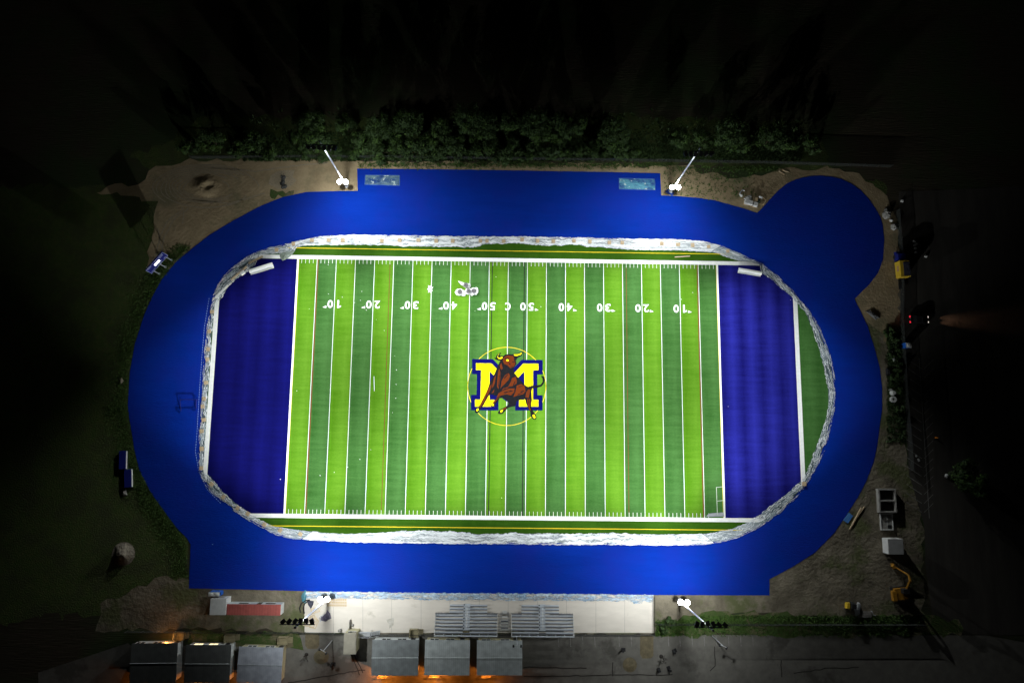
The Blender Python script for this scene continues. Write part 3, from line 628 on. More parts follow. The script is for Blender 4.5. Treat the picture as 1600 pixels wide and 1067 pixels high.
def plank(p0, p1, w, h, m, label, name='lumber_plank', cat='plank', z=.2, group=None):
    a, b = at(*p0), at(*p1); d = b - a; o = MB().box((0, 0, h / 2), (d.length, w, h)).box((d.length * .2, 0, h + .004), (.06, w * .9, .006)).build(name, m)
    o.location = ((a.x + b.x) / 2, (a.y + b.y) / 2, z); o.rotation_euler = (0, 0, math.atan2(d.y, d.x)); return tag(o, label, cat, group)
plank((362, 438), (386, 417), .5, .1, M_lumber, 'long pale plank on the plastic at the upper left bend, lower of two')
plank((389, 412), (411, 401), .5, .1, M_lumber, 'long pale plank on the plastic at the upper left bend, upper of two')
plank((337, 466), (357, 446), .5, .06, M_white, 'white edging strip from the left end line to the planks', 'edging_strip', 'edging strip', .26)
plank((1054, 402), (1078, 400.5), .22, .05, M_lumber, 'thin yellow lath lying on green turf above the upper sideline', z=.14)
plank((584.5, 588), (585, 611), .12, .03, M_white, 'thin white strip lying on the turf near the left thirty yard line', 'white_strip', 'strip', .14)

# rolled turf: white backed rolls
def roll(p0, p1, r, label):
    a, b = at(*p0), at(*p1); d = b - a; L = d.length
    t = thing('turf_roll', label, 'turf roll', ((a.x + b.x) / 2, (a.y + b.y) / 2, .12), math.atan2(d.y, d.x), 'white turf rolls')
    MB().bar((-L / 2, 0, r), (L / 2, 0, r), r, 16).box((0, -r * 1.1, .03), (L, r * 1.2, .05)).build('roll', M_white, t, bevel=0)
    MB().bar((-L / 2 - .02, 0, r), (-L / 2 - .001, 0, r), r * .3, 10).bar((L / 2 + .001, 0, r), (L / 2 + .02, 0, r), r * .3, 10).build('core', M_dark, t)
roll((391, 425), (427, 414), .48, 'long white turf roll lying in the upper left corner of the left end zone')
roll((1153, 422), (1188.5, 428), .44, 'long white turf roll lying in the upper right corner of the right end zone')
o = MB().box((0, 0, .25), (1.0, .9, .5)).box((0, 0, .53), (.7, .6, .06)).build('white_block', M_white, bevel=.04); p = at(380, 427); o.location = (p.x, p.y, .14); o.rotation_euler = (0, 0, .6); tag(o, 'small white block at the edge of the left end zone beside the turf roll', 'block')

# grey membrane flap across the upper sideline
b = MB()
Q = px([(437, 396), (447, 394), (462, 391), (458, 397), (450, 404), (442, 408), (438, 403)])
cx = sum((p for p in Q), Vector()) / len(Q)
for i in range(len(Q)):
    a, c_ = Q[i], Q[(i + 1) % len(Q)]; i0 = len(b.v); b.v += [(a.x, a.y, .18), (c_.x, c_.y, .18), (cx.x, cx.y, .55 + .15 * (i % 2))]; b.f.append([i0, i0 + 1, i0 + 2]); b.m.append(0)
tag(b.build('membrane_flap', mat('green grey membrane', (0.16, 0.20, 0.15), 0.6, c2=(0.30, 0.34, 0.30), scale=1.1, bump=.8, bscale=2)), 'folded grey green membrane lying over the upper sideline at its left end', 'membrane')

# ------------------------------------------------------------------ white sheets with black reels on the field
b = MB(); z = .14
R = random.Random(3)
def blob(cx, cy, rx, ry, n=18, seed=0):
    Rr = random.Random(seed); return [(cx + rx * math.cos(2 * math.pi * i / n) * Rr.uniform(.85, 1.1), cy + ry * math.sin(2 * math.pi * i / n) * Rr.uniform(.85, 1.1)) for i in range(n)]
for i, L in enumerate(([(715.5, 439), (725, 442), (735, 443.5), (735.8, 447), (734, 451), (727, 450), (720, 445)], blob(718.5, 456.8, 7.6, 6, 18, 1), blob(724, 458.5, 4.5, 5, 14, 2), blob(731.5, 455.5, 5, 5.4, 16, 3), blob(740.5, 455.5, 7.5, 6, 18, 4), blob(744, 451.5, 3, 2.6, 12, 5), blob(737.5, 460, 3, 2.4, 12, 6))):
    P = px(L); i0 = len(b.v); cc = sum(P, Vector()) / len(P)
    for p in P: b.v.append((p.x, p.y, z))
    for p in P: q = p.lerp(cc, .25); b.v.append((q.x, q.y, z + .22 + .02 * i))
    n = len(P)
    for k in range(n): b.f.append([i0 + k, i0 + (k + 1) % n, i0 + n + (k + 1) % n, i0 + n + k]); b.m.append(0)
    b.f.append([i0 + n + k for k in range(n)]); b.m.append(0)
tag(b.build('white_bags', mat('white sacking', (0.84, 0.84, 0.82), c2=(0.76, 0.76, 0.76), scale=1.5, bump=.5, bscale=2), tri=True), 'cluster of white bags lying on the turf near the left forty yard mark', 'bags')
M_reel = mat('dark grey reel', (0.055, 0.05, 0.052), .7, c2=(0.08, 0.075, 0.078), scale=3)
first = None
for (x, y), lb in zip([(728, 446), (718.3, 456.6), (732, 455.4), (740.6, 455.2)], ['topmost dark round reel, alone on the pointed white bag', 'leftmost dark round reel on the white bags', 'middle dark round reel in the row on the white bags', 'rightmost dark round reel on the white bags']):
    p = at(x, y)
    if first is None:
        t = thing('reel', lb, 'reel', (p.x, p.y, .40), 0, 'dark reels on the white bags')
        MB().bar((0, 0, 0), (0, 0, .3), .56, 18).build('drum', M_reel, t)
        w = MB()
        for k in range(4): w.box((0, 0, .315), (.06, 1.0, .02), k * math.pi / 4)
        w.build('spokes', mat('pale spoke', (.35, .34, .34), c2=(.3, .3, .3), scale=2), t); MB().bar((0, 0, .3), (0, 0, .36), .14, 10).build('hub', M_dark, t); first = t
    else:
        t = copy_tree(first); t.location = (p.x, p.y, .40); t['label'] = lb
def scrapstar(c, r, n, seed):
    Rr = random.Random(seed); b = MB(); P = []
    for i in range(n): t = 2 * math.pi * i / n; rr = r * (Rr.uniform(.8, 1.15) if i % 2 else Rr.uniform(.35, .6)); P.append((c.x + rr * .8 * math.cos(t), c.y + rr * 1.25 * math.sin(t), 0))
    cc = (c.x, c.y, .32); b.v = [(p[0], p[1], .14) for p in P] + [cc]
    for i in range(n): b.f.append([i, (i + 1) % n, n]); b.m.append(0)
    return b
tag(scrapstar(at(672, 452), .95, 14, 2).build('paper_scrap', M_white), 'torn white paper scrap on the yard line left of the white bags', 'scrap')
sb = MB(); sb.v = [(-.13, -.05, 0), (.12, -.07, .03), (.14, .06, .0), (-.02, .1, .05), (-.12, .05, .01)]; sb.f = [[0, 1, 2, 3, 4]]; sb.m = [0]
sc0 = sb.build('litter_scrap', M_white)
for i, (x, y) in enumerate([(513.5, 459.5), (535, 464.5), (565.5, 455.5), (563.5, 469.5), (572.5, 484.8), (554.5, 473), (588, 499.5), (600.5, 516.5), (617, 556), (619.5, 578), (619, 600.5), (618.5, 622), (613.5, 644.5), (513, 414), (490, 520), (775, 433), (742, 486), (1082, 457.5), (1064.5, 468), (1137.5, 635), (1235, 469), (438.5, 748.5), (522.5, 737.5), (500.5, 742.5), (543.5, 729.5), (562.5, 717.5), (579.5, 702.5), (464, 610.5), (784, 777.5), (845, 479.5), (332.5, 850), (483.5, 483)]):
    o = sc0 if i == 0 else sc0.copy()
    if i: COL.objects.link(o)
    p = at(x, y); o.location = (p.x, p.y, .15); o.rotation_euler = (0, 0, rnd.uniform(0, 6)); s = rnd.uniform(.45, .9); o.scale = (s, s, 1)
    tag(o, 'tiny pale litter scrap lying on the field', 'scrap', 'litter scraps scattered over the field')

# frame of thin bars and grey sheet in the lower right corner of play
t = thing('bar_frame', 'pale open bar frame lying flat by the lower right goal line', 'frame', (0, 0, 0))
A, B, C_, D_ = px([(1119, 761), (1129.5, 760), (1130.5, 803), (1120.5, 804)])
w = MB()
for a, b_ in ((A, B), (B, C_), (D_, A), (A.lerp(D_, .5), B.lerp(C_, .5))): w.bar((a.x, a.y, .2), (b_.x, b_.y, .2), .07, 5)
w.build('bars', mat('pale bar', (.55, .62, .5), c2=(.5, .56, .46), scale=2), t)
b = MB(); b.poly(px([(1103, 806.5), (1107, 802), (1120, 800.5), (1130.5, 800), (1131, 806.5)]), .17)
b.poly(px([(1107, 803.5), (1120, 801.5), (1128, 801), (1126, 805), (1110, 805.5)]), .24)
tag(b.build('grey_sheet', mat('grey sheet', (.36, .37, .40), .6, c2=(.28, .29, .31), scale=1.5)), 'wrinkled grey sheet on the turf in the lower right corner of play', 'sheet')

# ------------------------------------------------------------------ sand pits
for corners, lab, m1, m2 in (([(571, 274), (624.5, 274.5), (624.5, 290.5), (570, 289)], 'long jump sand pit under crumpled plastic, left end of upper extension', (.12, .21, .25), (.01, .05, .2)), ([(967, 279), (1022.5, 280), (1024, 297.5), (967.5, 296)], 'long jump sand pit under blue green plastic, right end of upper extension', (.10, .32, .42), (.01, .06, .24))):
    P = px(corners); cc = sum(P, Vector()) / 4; t = thing('sand_pit', lab, 'sand pit', (0, 0, 0), 0, 'two long jump sand pits')
    w = MB()
    for a, b_ in zip(P, P[1:] + P[:1]):
        d = b_ - a; w.box(((a.x + b_.x) / 2, (a.y + b_.y) / 2, .10), (d.length, .14, .12), math.atan2(d.y, d.x))
    w.build('border', mat('faded blue rubber', (.05, .13, .38), c2=(.03, .09, .34), scale=1.2), t)
    Rr = random.Random(len(lab)); b = MB(); nx, ny = 34, 12
    for j in range(ny + 1):
        for i in range(nx + 1):
            p = P[0].lerp(P[1], i / nx).lerp(P[3].lerp(P[2], i / nx), j / ny).lerp(cc, .02); b.v.append((p.x, p.y, .09 + abs(Rr.gauss(0, .10)) * math.sin(math.pi * i / nx) ** .5 * math.sin(math.pi * j / ny)))
    for j in range(ny):
        for i in range(nx): q = j * (nx + 1) + i; b.f.append([q, q + nx + 1, q + nx + 2, q + 1]); b.m.append(0)
    nm = 'pit film ' + lab[-5:] + str(m1[0])
    b.build('plastic_cover', mat(nm, m1, .3, c2=m2, scale=.55, stretch=(.6, 1.2, 1), detail=7, c3=(.62, .72, .66), scale3=.8, ramp3=(.58, .66), bump=1, bscale=2, ramp=(.42, .62)), t)
plank((1041, 298), (1052, 304.5), .95, .06, mat('blue rubber offcut', (.02, .06, .34), c2=(.03, .08, .36), scale=2), 'blue rubber offcut on dirt beside the upper right mast', 'rubber_offcut', 'offcut', .04)
plank((1321, 815), (1329, 803), 1.2, .1, mat('pale blue rubber', (.08, .25, .55), c2=(.05, .18, .5), scale=1), 'pale blue rubber sheet at the lower right edge of the track', 'rubber_sheet', 'rubber sheet', .08)

# ------------------------------------------------------------------ trees
def crown_mesh(name, seed, rx, ry, h, nleaf, clumps, z0):
    R = random.Random(seed); V = []; Fc = []; MI = []
    C = []
    for _ in range(clumps):
        t = R.uniform(0, 6.283); rr = math.sqrt(R.random()) * .82; zz = z0 + (h - z0) * (R.uniform(.15, .95)) * (1 - .42 * rr * rr)
        C.append((rx * rr * math.cos(t), ry * rr * math.sin(t), zz, R.uniform(.22, .42) * min(rx, ry), R.choice((0, 0, 1, 1, 2))))
    for _ in range(nleaf):
        cx_, cy_, cz_, cr_, mi = R.choice(C)
        d = Vector((R.gauss(0, 1), R.gauss(0, 1), R.gauss(.25, .8))).normalized() * cr_ * R.uniform(.55, 1.12)
        p = Vector((cx_, cy_, cz_)) + d; s = R.uniform(.09, .24)
        nrm = (d.normalized() + Vector((R.uniform(-.6, .6), R.uniform(-.6, .6), R.uniform(-.2, .7)))).normalized()
        q = nrm.to_track_quat('Z', 'Y').to_matrix() @ Matrix.Rotation(R.uniform(0, 6), 3, 'Z'); i = len(V)
        for a, b_ in ((-1, 0), (0, -.55), (1, 0), (0, .55)): V.append(tuple(p + q @ Vector((a * s * 1.3, b_ * s * 1.3, 0))))
        Fc.append((i, i + 1, i + 2, i + 3)); MI.append(mi if R.random() < .8 else R.choice((0, 1, 2)))
    me = bpy.data.meshes.new(name); me.from_pydata(V, [], Fc)
    for m in (M_leafA, M_leafB, M_leafC): me.materials.append(m)
    me.polygons.foreach_set('material_index', MI); me.update(); return me
def trunk_mesh(name, seed, h, rx):
    R = random.Random(seed); b = MB(); b.bar((0, 0, 0), (.05, .05, h * .45), .16, 7, r2=.09)
    for k in range(6):
        t = k * 1.05 + R.uniform(-.3, .3); z = h * R.uniform(.15, .42); b.bar((.02, .02, z), (rx * .6 * math.cos(t), rx * .6 * math.sin(t), z + h * .32), .07, 5, r2=.025)
    o = b.build(name, M_trunk); me = o.data; bpy.data.objects.remove(o); return me
PT = []
for i, (rx, ry, h, nl, cl, z0) in enumerate([(2.6, 2.4, 3.4, 1800, 20, .3), (2.1, 2.2, 2.8, 1400, 15, .2), (3.2, 2.6, 4.2, 2300, 26, .4), (3.6, 3.4, 7.5, 3000, 34, 1.6), (4.4, 4.0, 9.0, 3800, 42, 2.0), (2.8, 3.0, 6.4, 2400, 24, 1.4), (1.4, 1.3, 1.7, 700, 9, .1)]):
    PT.append((crown_mesh('crown', 40 + i, rx, ry, h, nl, cl, z0), trunk_mesh('trunk', 60 + i, h, rx)))
def plant(k, x, y, s, name, label, cat, group, stem='trunk'):
    p = at(x, y); t = thing(name, label, cat, (p.x, p.y, .02), rnd.uniform(0, 6.28), group)
    s2 = s * rnd.uniform(.92, 1.08); t.scale = (s2, s2, s * rnd.uniform(.9, 1.1))
    for nm, me in (('crown', PT[k][0]), (stem, PT[k][1])):
        o = bpy.data.objects.new(nm, me); COL.objects.link(o); o.parent = t
    return t
ORD = 'first second third fourth fifth sixth seventh eighth ninth tenth eleventh twelfth thirteenth fourteenth fifteenth sixteenth seventeenth eighteenth nineteenth twentieth'.split()
R = random.Random(12)
# front row of shrubs just beyond the upper fence
fr = [(425, 243), (452, 242), (478, 240), (505, 243), (530, 241), (556, 243), (577, 240), (596, 243), (614, 241), (634, 243), (654, 240), (676, 243), (694, 241), (714, 240), (736, 243), (752, 240), (770, 244), (790, 244), (810, 246), (830, 245), (848, 241), (866, 245), (884, 246), (905, 243), (924, 245), (948, 243), (968, 245), (988, 244)]
for x, y in fr: plant(R.choice((0, 0, 1, 2)), x, y + R.uniform(-2, 1), R.uniform(.55, 1.2), 'shrub', 'dense green shrub in the front row beyond the upper fence', 'shrub', 'shrubs along the upper fence', 'stem')
mid = [(470, 226), (500, 224), (535, 228), (566, 226), (590, 224), (622, 228), (648, 226), (676, 226), (706, 228), (742, 226), (765, 226), (800, 228), (836, 226), (860, 228), (896, 230), (930, 228), (960, 232)]
for x, y in [q for i, q in enumerate(mid) if i % 4 != 2]: plant(R.choice((0, 2, 2, 5)), x, y, R.uniform(.6, 1.25), 'shrub', 'tall ragged shrub in the second row of the upper thicket', 'shrub', 'shrubs of the second row of the thicket', 'stem')
back = [(492, 204), (545, 206), (597, 214), (640, 206), (690, 212), (735, 200), (762, 210), (800, 204), (836, 208), (872, 214), (900, 206), (955, 218)]
for i, (x, y) in enumerate(back): plant((3, 5, 4, 3, 5, 4)[i % 6], x, y, R.uniform(.85, 1.1), 'tree', 'dark broad tree at the back of the thicket, %s from the left' % ORD[i], 'tree', 'trees at the back of the thicket')
for i, (x, y) in enumerate([(1058, 226), (1094, 222), (1130, 224), (1160, 232), (1195, 226), (1225, 236), (1262, 232)]): plant((5, 2, 4, 2, 3, 5, 2)[i], x, y, R.uniform(.8, 1.0), 'tree', 'dim tree on the upper right bank, %s from the left' % ORD[i], 'tree', 'trees on the upper right bank')
for i, (x, y) in enumerate([(300, 236), (340, 228), (376, 236), (405, 230)]): plant((2, 3, 2, 5)[i], x, y, .9, 'tree', 'dim tree beyond the upper left dirt yard, %s from the left' % ORD[i], 'tree', 'trees beyond the upper left yard')
plant(6, 1046, 970, 1.0, 'bush', 'small bright green bush by the lower right mast', 'bush', None, 'stem')
plant(6, 1036, 981, .9, 'bush', 'low bush at the corner of the apron beside the fence', 'bush', None, 'stem')
for i, (x, y) in enumerate([(1387, 520), (1394, 530), (1400, 545), (1391, 556), (1402, 575), (1396, 590), (1404, 610), (1405, 640)]): plant(6, x, y, R.uniform(.7, 1.3), 'bush', 'low weedy bush on the verge between the track and side road', 'bush', 'weedy bushes on the right verge', 'stem')
plant(2, 1505, 745, 1.5, 'tree', 'round dark tree standing alone on the right side of the road', 'tree', None)
# weeds and tufts: ground cover nobody could count
def tufts(name, n, pick, m, h=(.15, .5)):
    V = []; Fc = []; Rr = random.Random(len(name) + n)
    for _ in range(n):
        p = pick(Rr)
        for k in range(5):
            t = Rr.uniform(0, 6.28); L = Rr.uniform(*h); w = L * .28; i = len(V); ox, oy = p.x + Rr.uniform(-.3, .3), p.y + Rr.uniform(-.3, .3)
            V += [(ox - w * math.sin(t), oy + w * math.cos(t), .02), (ox + w * math.sin(t), oy - w * math.cos(t), .02), (ox + L * .8 * math.cos(t), oy + L * .8 * math.sin(t), L)]; Fc.append((i, i + 1, i + 2))
    me = bpy.data.meshes.new(name); me.from_pydata(V, [], Fc); me.materials.append(m); me.update()
    o = bpy.data.objects.new(name, me); COL.objects.link(o); return o
def lerp_line(L):
    def f(Rr, jx=0, jy=0):
        k = Rr.randrange(len(L) - 1); u = Rr.random(); a, b_ = L[k], L[k + 1]; return a[0] + (b_[0] - a[0]) * u, a[1] + (b_[1] - a[1]) * u
    return f
le = lerp_line([(300, 385), (276, 409), (250, 442), (226, 490), (211, 536), (203, 582), (200, 633), (202, 651), (211, 706), (218, 734), (236, 769), (256, 797), (276, 825), (291, 845), (295, 900)])
def pick_left(Rr): x, y = le(Rr); return at(x - abs(Rr.gauss(0, 16)) - 1.5, y + Rr.uniform(-4, 4))
tag(tufts('rough_grass', 5200, pick_left, mat('grass blade', (0.05, 0.10, 0.014), .8, c2=(0.035, 0.07, 0.012), scale=1.2), (.1, .3)), 'rough grass growing along the left edge of the track', 'grass', kind='stuff')
def pick_bank(Rr): return at(Rr.uniform(380, 1250), 251 - abs(Rr.gauss(0, 22)))
tag(tufts('bank_weeds', 7000, pick_bank, M_leafA, (.3, .8)), 'weeds and long grass covering the bank beyond the upper fence', 'weeds', kind='stuff')
def pick_top(Rr):
    x = Rr.uniform(560, 1215); return at(x, 256 + abs(Rr.gauss(0, 4)) + (5 if x > 1050 else 0))
tag(tufts('dirt_weeds', 1300, pick_top, M_leafC, (.12, .4)), 'thin weeds along the dirt strip above the track', 'weeds', kind='stuff')
def pick_spots(Rr):
    while True:
        x, y = Rr.uniform(1035, 1180), Rr.uniform(266, 312)
        if y < 303 + (x - 1040) * .12: return at(x, y)
tag(tufts('yard_weeds', 260, pick_spots, M_leafC, (.15, .45)), 'scattered weed tufts on the dirt by the upper right mast', 'weeds', kind='stuff')
def pick_bot(Rr):
    x = Rr.uniform(1024, 1420); return at(x, min(991, 962 + abs(Rr.gauss(0, 14)) + (6 if x < 1080 else 0)))
tag(tufts('verge_weeds', 3000, pick_bot, M_leafC, (.15, .45)), 'weeds and grass on the verge below the lower right mast', 'weeds', kind='stuff')
def pick_east(Rr): return at(Rr.uniform(1386, 1412), Rr.uniform(510, 690))
tag(tufts('east_weeds', 900, pick_east, M_leafB, (.2, .5)), 'weeds on the verge right of the track', 'weeds', kind='stuff')

# bare saplings (dark scribbles on the asphalt)
def bare(x, y, s, seed, label):
    p = at(x, y); t = thing('bare_sapling', label, 'sapling', (p.x, p.y, .03), 0); Rr = random.Random(seed); w = MB()
    def br(a, d, L, r, dep):
        e = a + d * L; w.bar(a, e, r, 5, r2=r * .6)
        if dep:
            for _ in range(3): br(a.lerp(e, Rr.uniform(.5, 1)), (d + Vector((Rr.uniform(-.9, .9), Rr.uniform(-.9, .9), Rr.uniform(-.2, .3)))).normalized(), L * .66, r * .6, dep - 1)
    br(Vector((0, 0, 0)), Vector((.05, 0, 1)), 1.0 * s, .07 * s, 4); w.build('branches', mat('dark bark', (.018, .015, .012), c2=(.03, .025, .02), scale=3), t)
    MB().bar((0, 0, 0), (0, 0, .12), .3 * s, 10, r2=.12 * s).build('root_ball', MATS['dark bark'], t)
bare(1033, 1025, 1.5, 3, 'bare dark sapling lying among four bollards on the lower asphalt')
bare(479, 1022, 1.4, 8, 'bare dark sapling on the asphalt beside the left dirt bay')
bp = None
for x, y, lb in ((972, 1015, 'small black bollard on asphalt left of the right dirt bay'), (1052.5, 1017.5, 'small black bollard up and right of the bare sapling'), (1028, 1045, 'small black bollard below the bare sapling, left of a pair'), (1046, 1045, 'small black bollard below the bare sapling, right of a pair'), (519, 1038, 'small black bollard below the left dirt bay')):
    p = at(x, y)
    if bp is None:
        bp = thing('bollard', lb, 'bollard', (p.x, p.y, .03), 0, 'black bollards on the lower asphalt')
        MB().bar((0, 0, 0), (0, 0, 1.1), .24, 10, r2=.2).bar((0, 0, 1.1), (0, 0, 1.2), .26, 10).build('post', M_dark, bp); MB().box((.25, .1, .05), (1.0, .8, .1)).build('base', M_dark, bp)
    else: t = copy_tree(bp); t.location = (p.x, p.y, .03); t.rotation_euler = (0, 0, rnd.uniform(0, 6)); t['label'] = lb

# ------------------------------------------------------------------ fences
M_mesh = mat('chain link', (.05, .055, .05), .6, alpha=(14, .30, .75))
def fence(L, h, label, step=3.0, pm=None):
    P = px(L); t = thing('chain_link_fence', label, 'fence', (0, 0, 0)); pm = pm or M_dark
    for a, b_ in zip(P[:-1], P[1:]):
        d = b_ - a; k = max(1, round(d.length / step))
        for i in range(k + 1):
            p = a.lerp(b_, i / k); MB().bar((p.x, p.y, 0), (p.x, p.y, h), .045, 5).build('post', pm, t)
    r = MB(); m = MB()
    for a, b_ in zip(P[:-1], P[1:]):
        r.bar((a.x, a.y, h - .04), (b_.x, b_.y, h - .04), .035, 5); m.poly([(a.x, a.y, .05), (b_.x, b_.y, .05), (b_.x, b_.y, h - .06), (a.x, a.y, h - .06)])
    r.build('top_rail', pm, t); m.build('mesh_panel', M_mesh, t)
fence([(300, 248.5), (500, 247), (760, 250), (1000, 253), (1200, 256), (1390, 262)], 1.8, 'long dark chain link fence between the upper yard and thicket', 3.4)
fence([(455, 986), (545, 989)], 1.5, 'short chain link fence at the lower left of the apron', 3)
fence([(566, 990), (700, 989.5), (850, 989.5), (1021, 990)], 1.5, 'chain link fence along the lower edge of the concrete apron', 3)
fence([(1024, 973), (1200, 974), (1440, 974)], 1.8, 'dark chain link fence through the lower right verge', 3.4)
fence([(1021.5, 931), (1021.5, 990)], 1.2, 'low fence at the right end of the concrete apron', 3)
fence([(200, 985), (300, 985.5), (452, 987)], 1.8, 'dark chain link fence behind the left classrooms', 3.2)
fence([(1400, 330), (1407, 420), (1406, 500), (1413, 620), (1420, 700), (1422, 735)], 1.8, 'dark chain link fence between the track and side road', 3.4)

# ------------------------------------------------------------------ portable classrooms
def gable(b, x0, x1, y0, y1, z, rise, th_=.12, mi=0):
    ym = (y0 + y1) / 2
    for a, za, c_, zc in ((y0, z, ym, z + rise), (ym, z + rise, y1, z)):
        i = len(b.v); b.v += [(x0, a, za), (x1, a, za), (x1, c_, zc), (x0, c_, zc), (x0, a, za + th_), (x1, a, za + th_), (x1, c_, zc + th_), (x0, c_, zc + th_)]
        for f in ((3, 2, 1, 0), (4, 5, 6, 7), (0, 1, 5, 4), (1, 2, 6, 5), (2, 3, 7, 6), (3, 0, 4, 7)): b.f.append([i + k for k in f]); b.m.append(mi)
def classroom(L, label, roofm, ridgem, wallm, lit=None, deck=True, back_lamp=False, deck_x=.7, front_lamp=False, ww=(.16, .6)):
    z = 3.3; P = px(L, z + .12); x0, x1 = min(P[0].x, P[3].x) * .5 + max(P[0].x, P[3].x) * .5, (P[1].x + P[2].x) / 2; y1 = (P[0].y + P[1].y) / 2; y0 = (P[2].y + P[3].y) / 2
    rz = math.atan2(P[1].y - P[0].y, P[1].x - P[0].x); w = x1 - x0; d = y1 - y0
    t = thing('portable_classroom', label, 'portable classroom', ((x0 + x1) / 2, (y0 + y1) / 2, .03), rz, 'portable classrooms below the track')
    b = MB(); b.box((0, 0, z / 2 + .1), (w - .5, d - .6, z - .2))
    for s in (-1, 1):   # gable ends
        xx = s * (w / 2 - .26); i = len(b.v); b.v += [(xx, -d / 2 + .3, z), (xx, d / 2 - .3, z), (xx, 0, z + .1)]; b.f.append([i, i + 1, i + 2]); b.m.append(0)
    b.box((0, 0, .15), (w - .7, d - .8, .3)); b.build('wall', wallm, t)
    b = MB(); gable(b, -w / 2, w / 2, -d / 2, d / 2, z, .16); rf = b.build('roof', roofm, t)
    MB().bar((-w / 2 - .03, 0, z + .29), (w / 2 + .03, 0, z + .29), .07, 6).build('ridge_cap', ridgem, rf)
    for k, u in enumerate(ww):
        xx = -w / 2 + u * w; wn = MB().box((xx, d / 2 - .285, 1.9), (1.9, .05, 1.1)).build('window', M_litwin if lit else M_glass, t)
        fm = MB()
        for q in (-.97, 0, .97): fm.box((xx + q, d / 2 - .245, 1.9), (.08, .06, 1.2))
        for q in (-.6, .6): fm.box((xx, d / 2 - .245, 1.9 + q), (2.0, .06, .08))
        fm.build('frame', M_boxw, wn)
    dx = -w / 2 + deck_x * w
    dr = MB().box((dx, d / 2 - .28, 1.35), (1.0, .06, 2.1)).build('door', M_dark, t); MB().box((dx + .36, d / 2 - .22, 1.3), (.06, .06, .16)).build('handle', M_steel, dr)
    if deck:
        b = MB(); b.box((dx, d / 2 + .72, .6), (2.0, 1.9, .12))
        for q in (-.9, .9):
            for yy in (-.1, 1.5): b.box((dx + q, d / 2 + yy, .9), (.09, .09, 1.7))
        b.box((dx - .95, d / 2 + .7, 1.6), (.08, 1.7, .1)); b.box((dx, d / 2 + 1.6, 1.6), (1.9, .08, .1)); b.box((dx - .95, d / 2 + .7, 1.1), (.05, 1.7, .5)); b.box((dx, d / 2 + 1.6, 1.1), (1.9, .05, .5))
        for k in range(3): b.box((dx + 1.2 + .3 * k, d / 2 + .8, .46 - .15 * k), (.3, 1.3, .1))
        b.bar((dx + 1.0, d / 2 + 1.5, 1.5), (dx + 2.2, d / 2 + 1.5, 1.0), .04, 5)
        b.build('landing', M_deck, t)
    if front_lamp:
        MB().box((dx - 1.8, d / 2 - .15, 2.75), (.5, .3, .25)).build('wall_lamp', M_lampo, t)
        lamp('porch_light', 'POINT', 260, t, (dx - 1.8, d / 2 + .35, 2.7), None, color=(1, .42, .1), radius=.15)
    if back_lamp:
        MB().box((-w * .32, -d / 2 + .2, 2.7), (.4, .25, .25)).build('wall_lamp', M_lampo, t)
        lamp('porch_light', 'POINT', back_lamp, t, (-w * .30, -d / 2 - .45, 2.6), None, color=(1, .28, .035), radius=.15)
        b = MB(); b.box((-w * .3, -d / 2 - .4, .6), (2.0, 1.4, .12))
        for k in range(7): b.box((-w * .3 + 1.1 + .28 * k, -d / 2 - .45, .5 - .07 * k), (.2, 1.2, .08))
        for q in (-.95, .95): b.box((-w * .3 + q, -d / 2 - 1.0, 1.0), (.08, .08, 1.2))
        b.box((-w * .3, -d / 2 - 1.05, 1.5), (1.95, .07, .1)); b.build('back_stair', M_deck, t)
    return t
R_dark = stripe_mat('dark metal roof', (0.105, 0.110, 0.105), (0.085, .09, .085), .55, .45)
R_mid = stripe_mat('grey metal roof', (0.215, 0.235, 0.235), (0.185, .2, .2), .55, .45)
R_light = stripe_mat('pale metal roof', (0.50, 0.54, 0.53), (0.37, .41, .40), .5, .45)
R_blue = stripe_mat('blue grey metal roof', (0.34, 0.36, 0.40), (0.30, .32, .36), .5, .45)
classroom([(206, 1005), (278, 1004), (275, 1066), (202, 1067)], 'leftmost portable classroom, dark roof, orange lamp glowing at its door', R_dark, R_light, M_pale, None, True, 300, .9, True, (.12, .5))
classroom([(292, 1007), (362, 1007), (358, 1066), (286, 1066)], 'portable classroom with dark roof and warm lit windows, second from left', R_dark, R_light, M_pale, True, True, 260, .86, False, (.22, .55))
classroom([(373, 1009.5), (443, 1011.5), (439, 1067), (370, 1066)], 'portable classroom with blue grey roof, third from the left', R_blue, R_mid, M_tan, None, True, 420, .9, False, (.25, .65))
classroom([(582, 999), (654, 999), (654, 1055), (580, 1055)], 'mid grey roofed portable classroom, fourth from left, beside tall booth', R_mid, R_light, M_pale, None, True, 1500, .86, False, (.28, .62))
classroom([(664, 999), (734, 999.5), (734, 1054.5), (663, 1054.5)], 'pale roofed portable classroom between two others, fifth from left', R_light, R_light, M_tan, None, True, 1500, .82, False, (.2, .55))
classroom([(745, 1000), (816, 1000), (816, 1054.5), (745, 1054.5)], 'rightmost portable classroom, pale ribbed roof, beside empty asphalt', R_light, R_light, M_tan, None, True, 700, .86, False, (.2, .62))

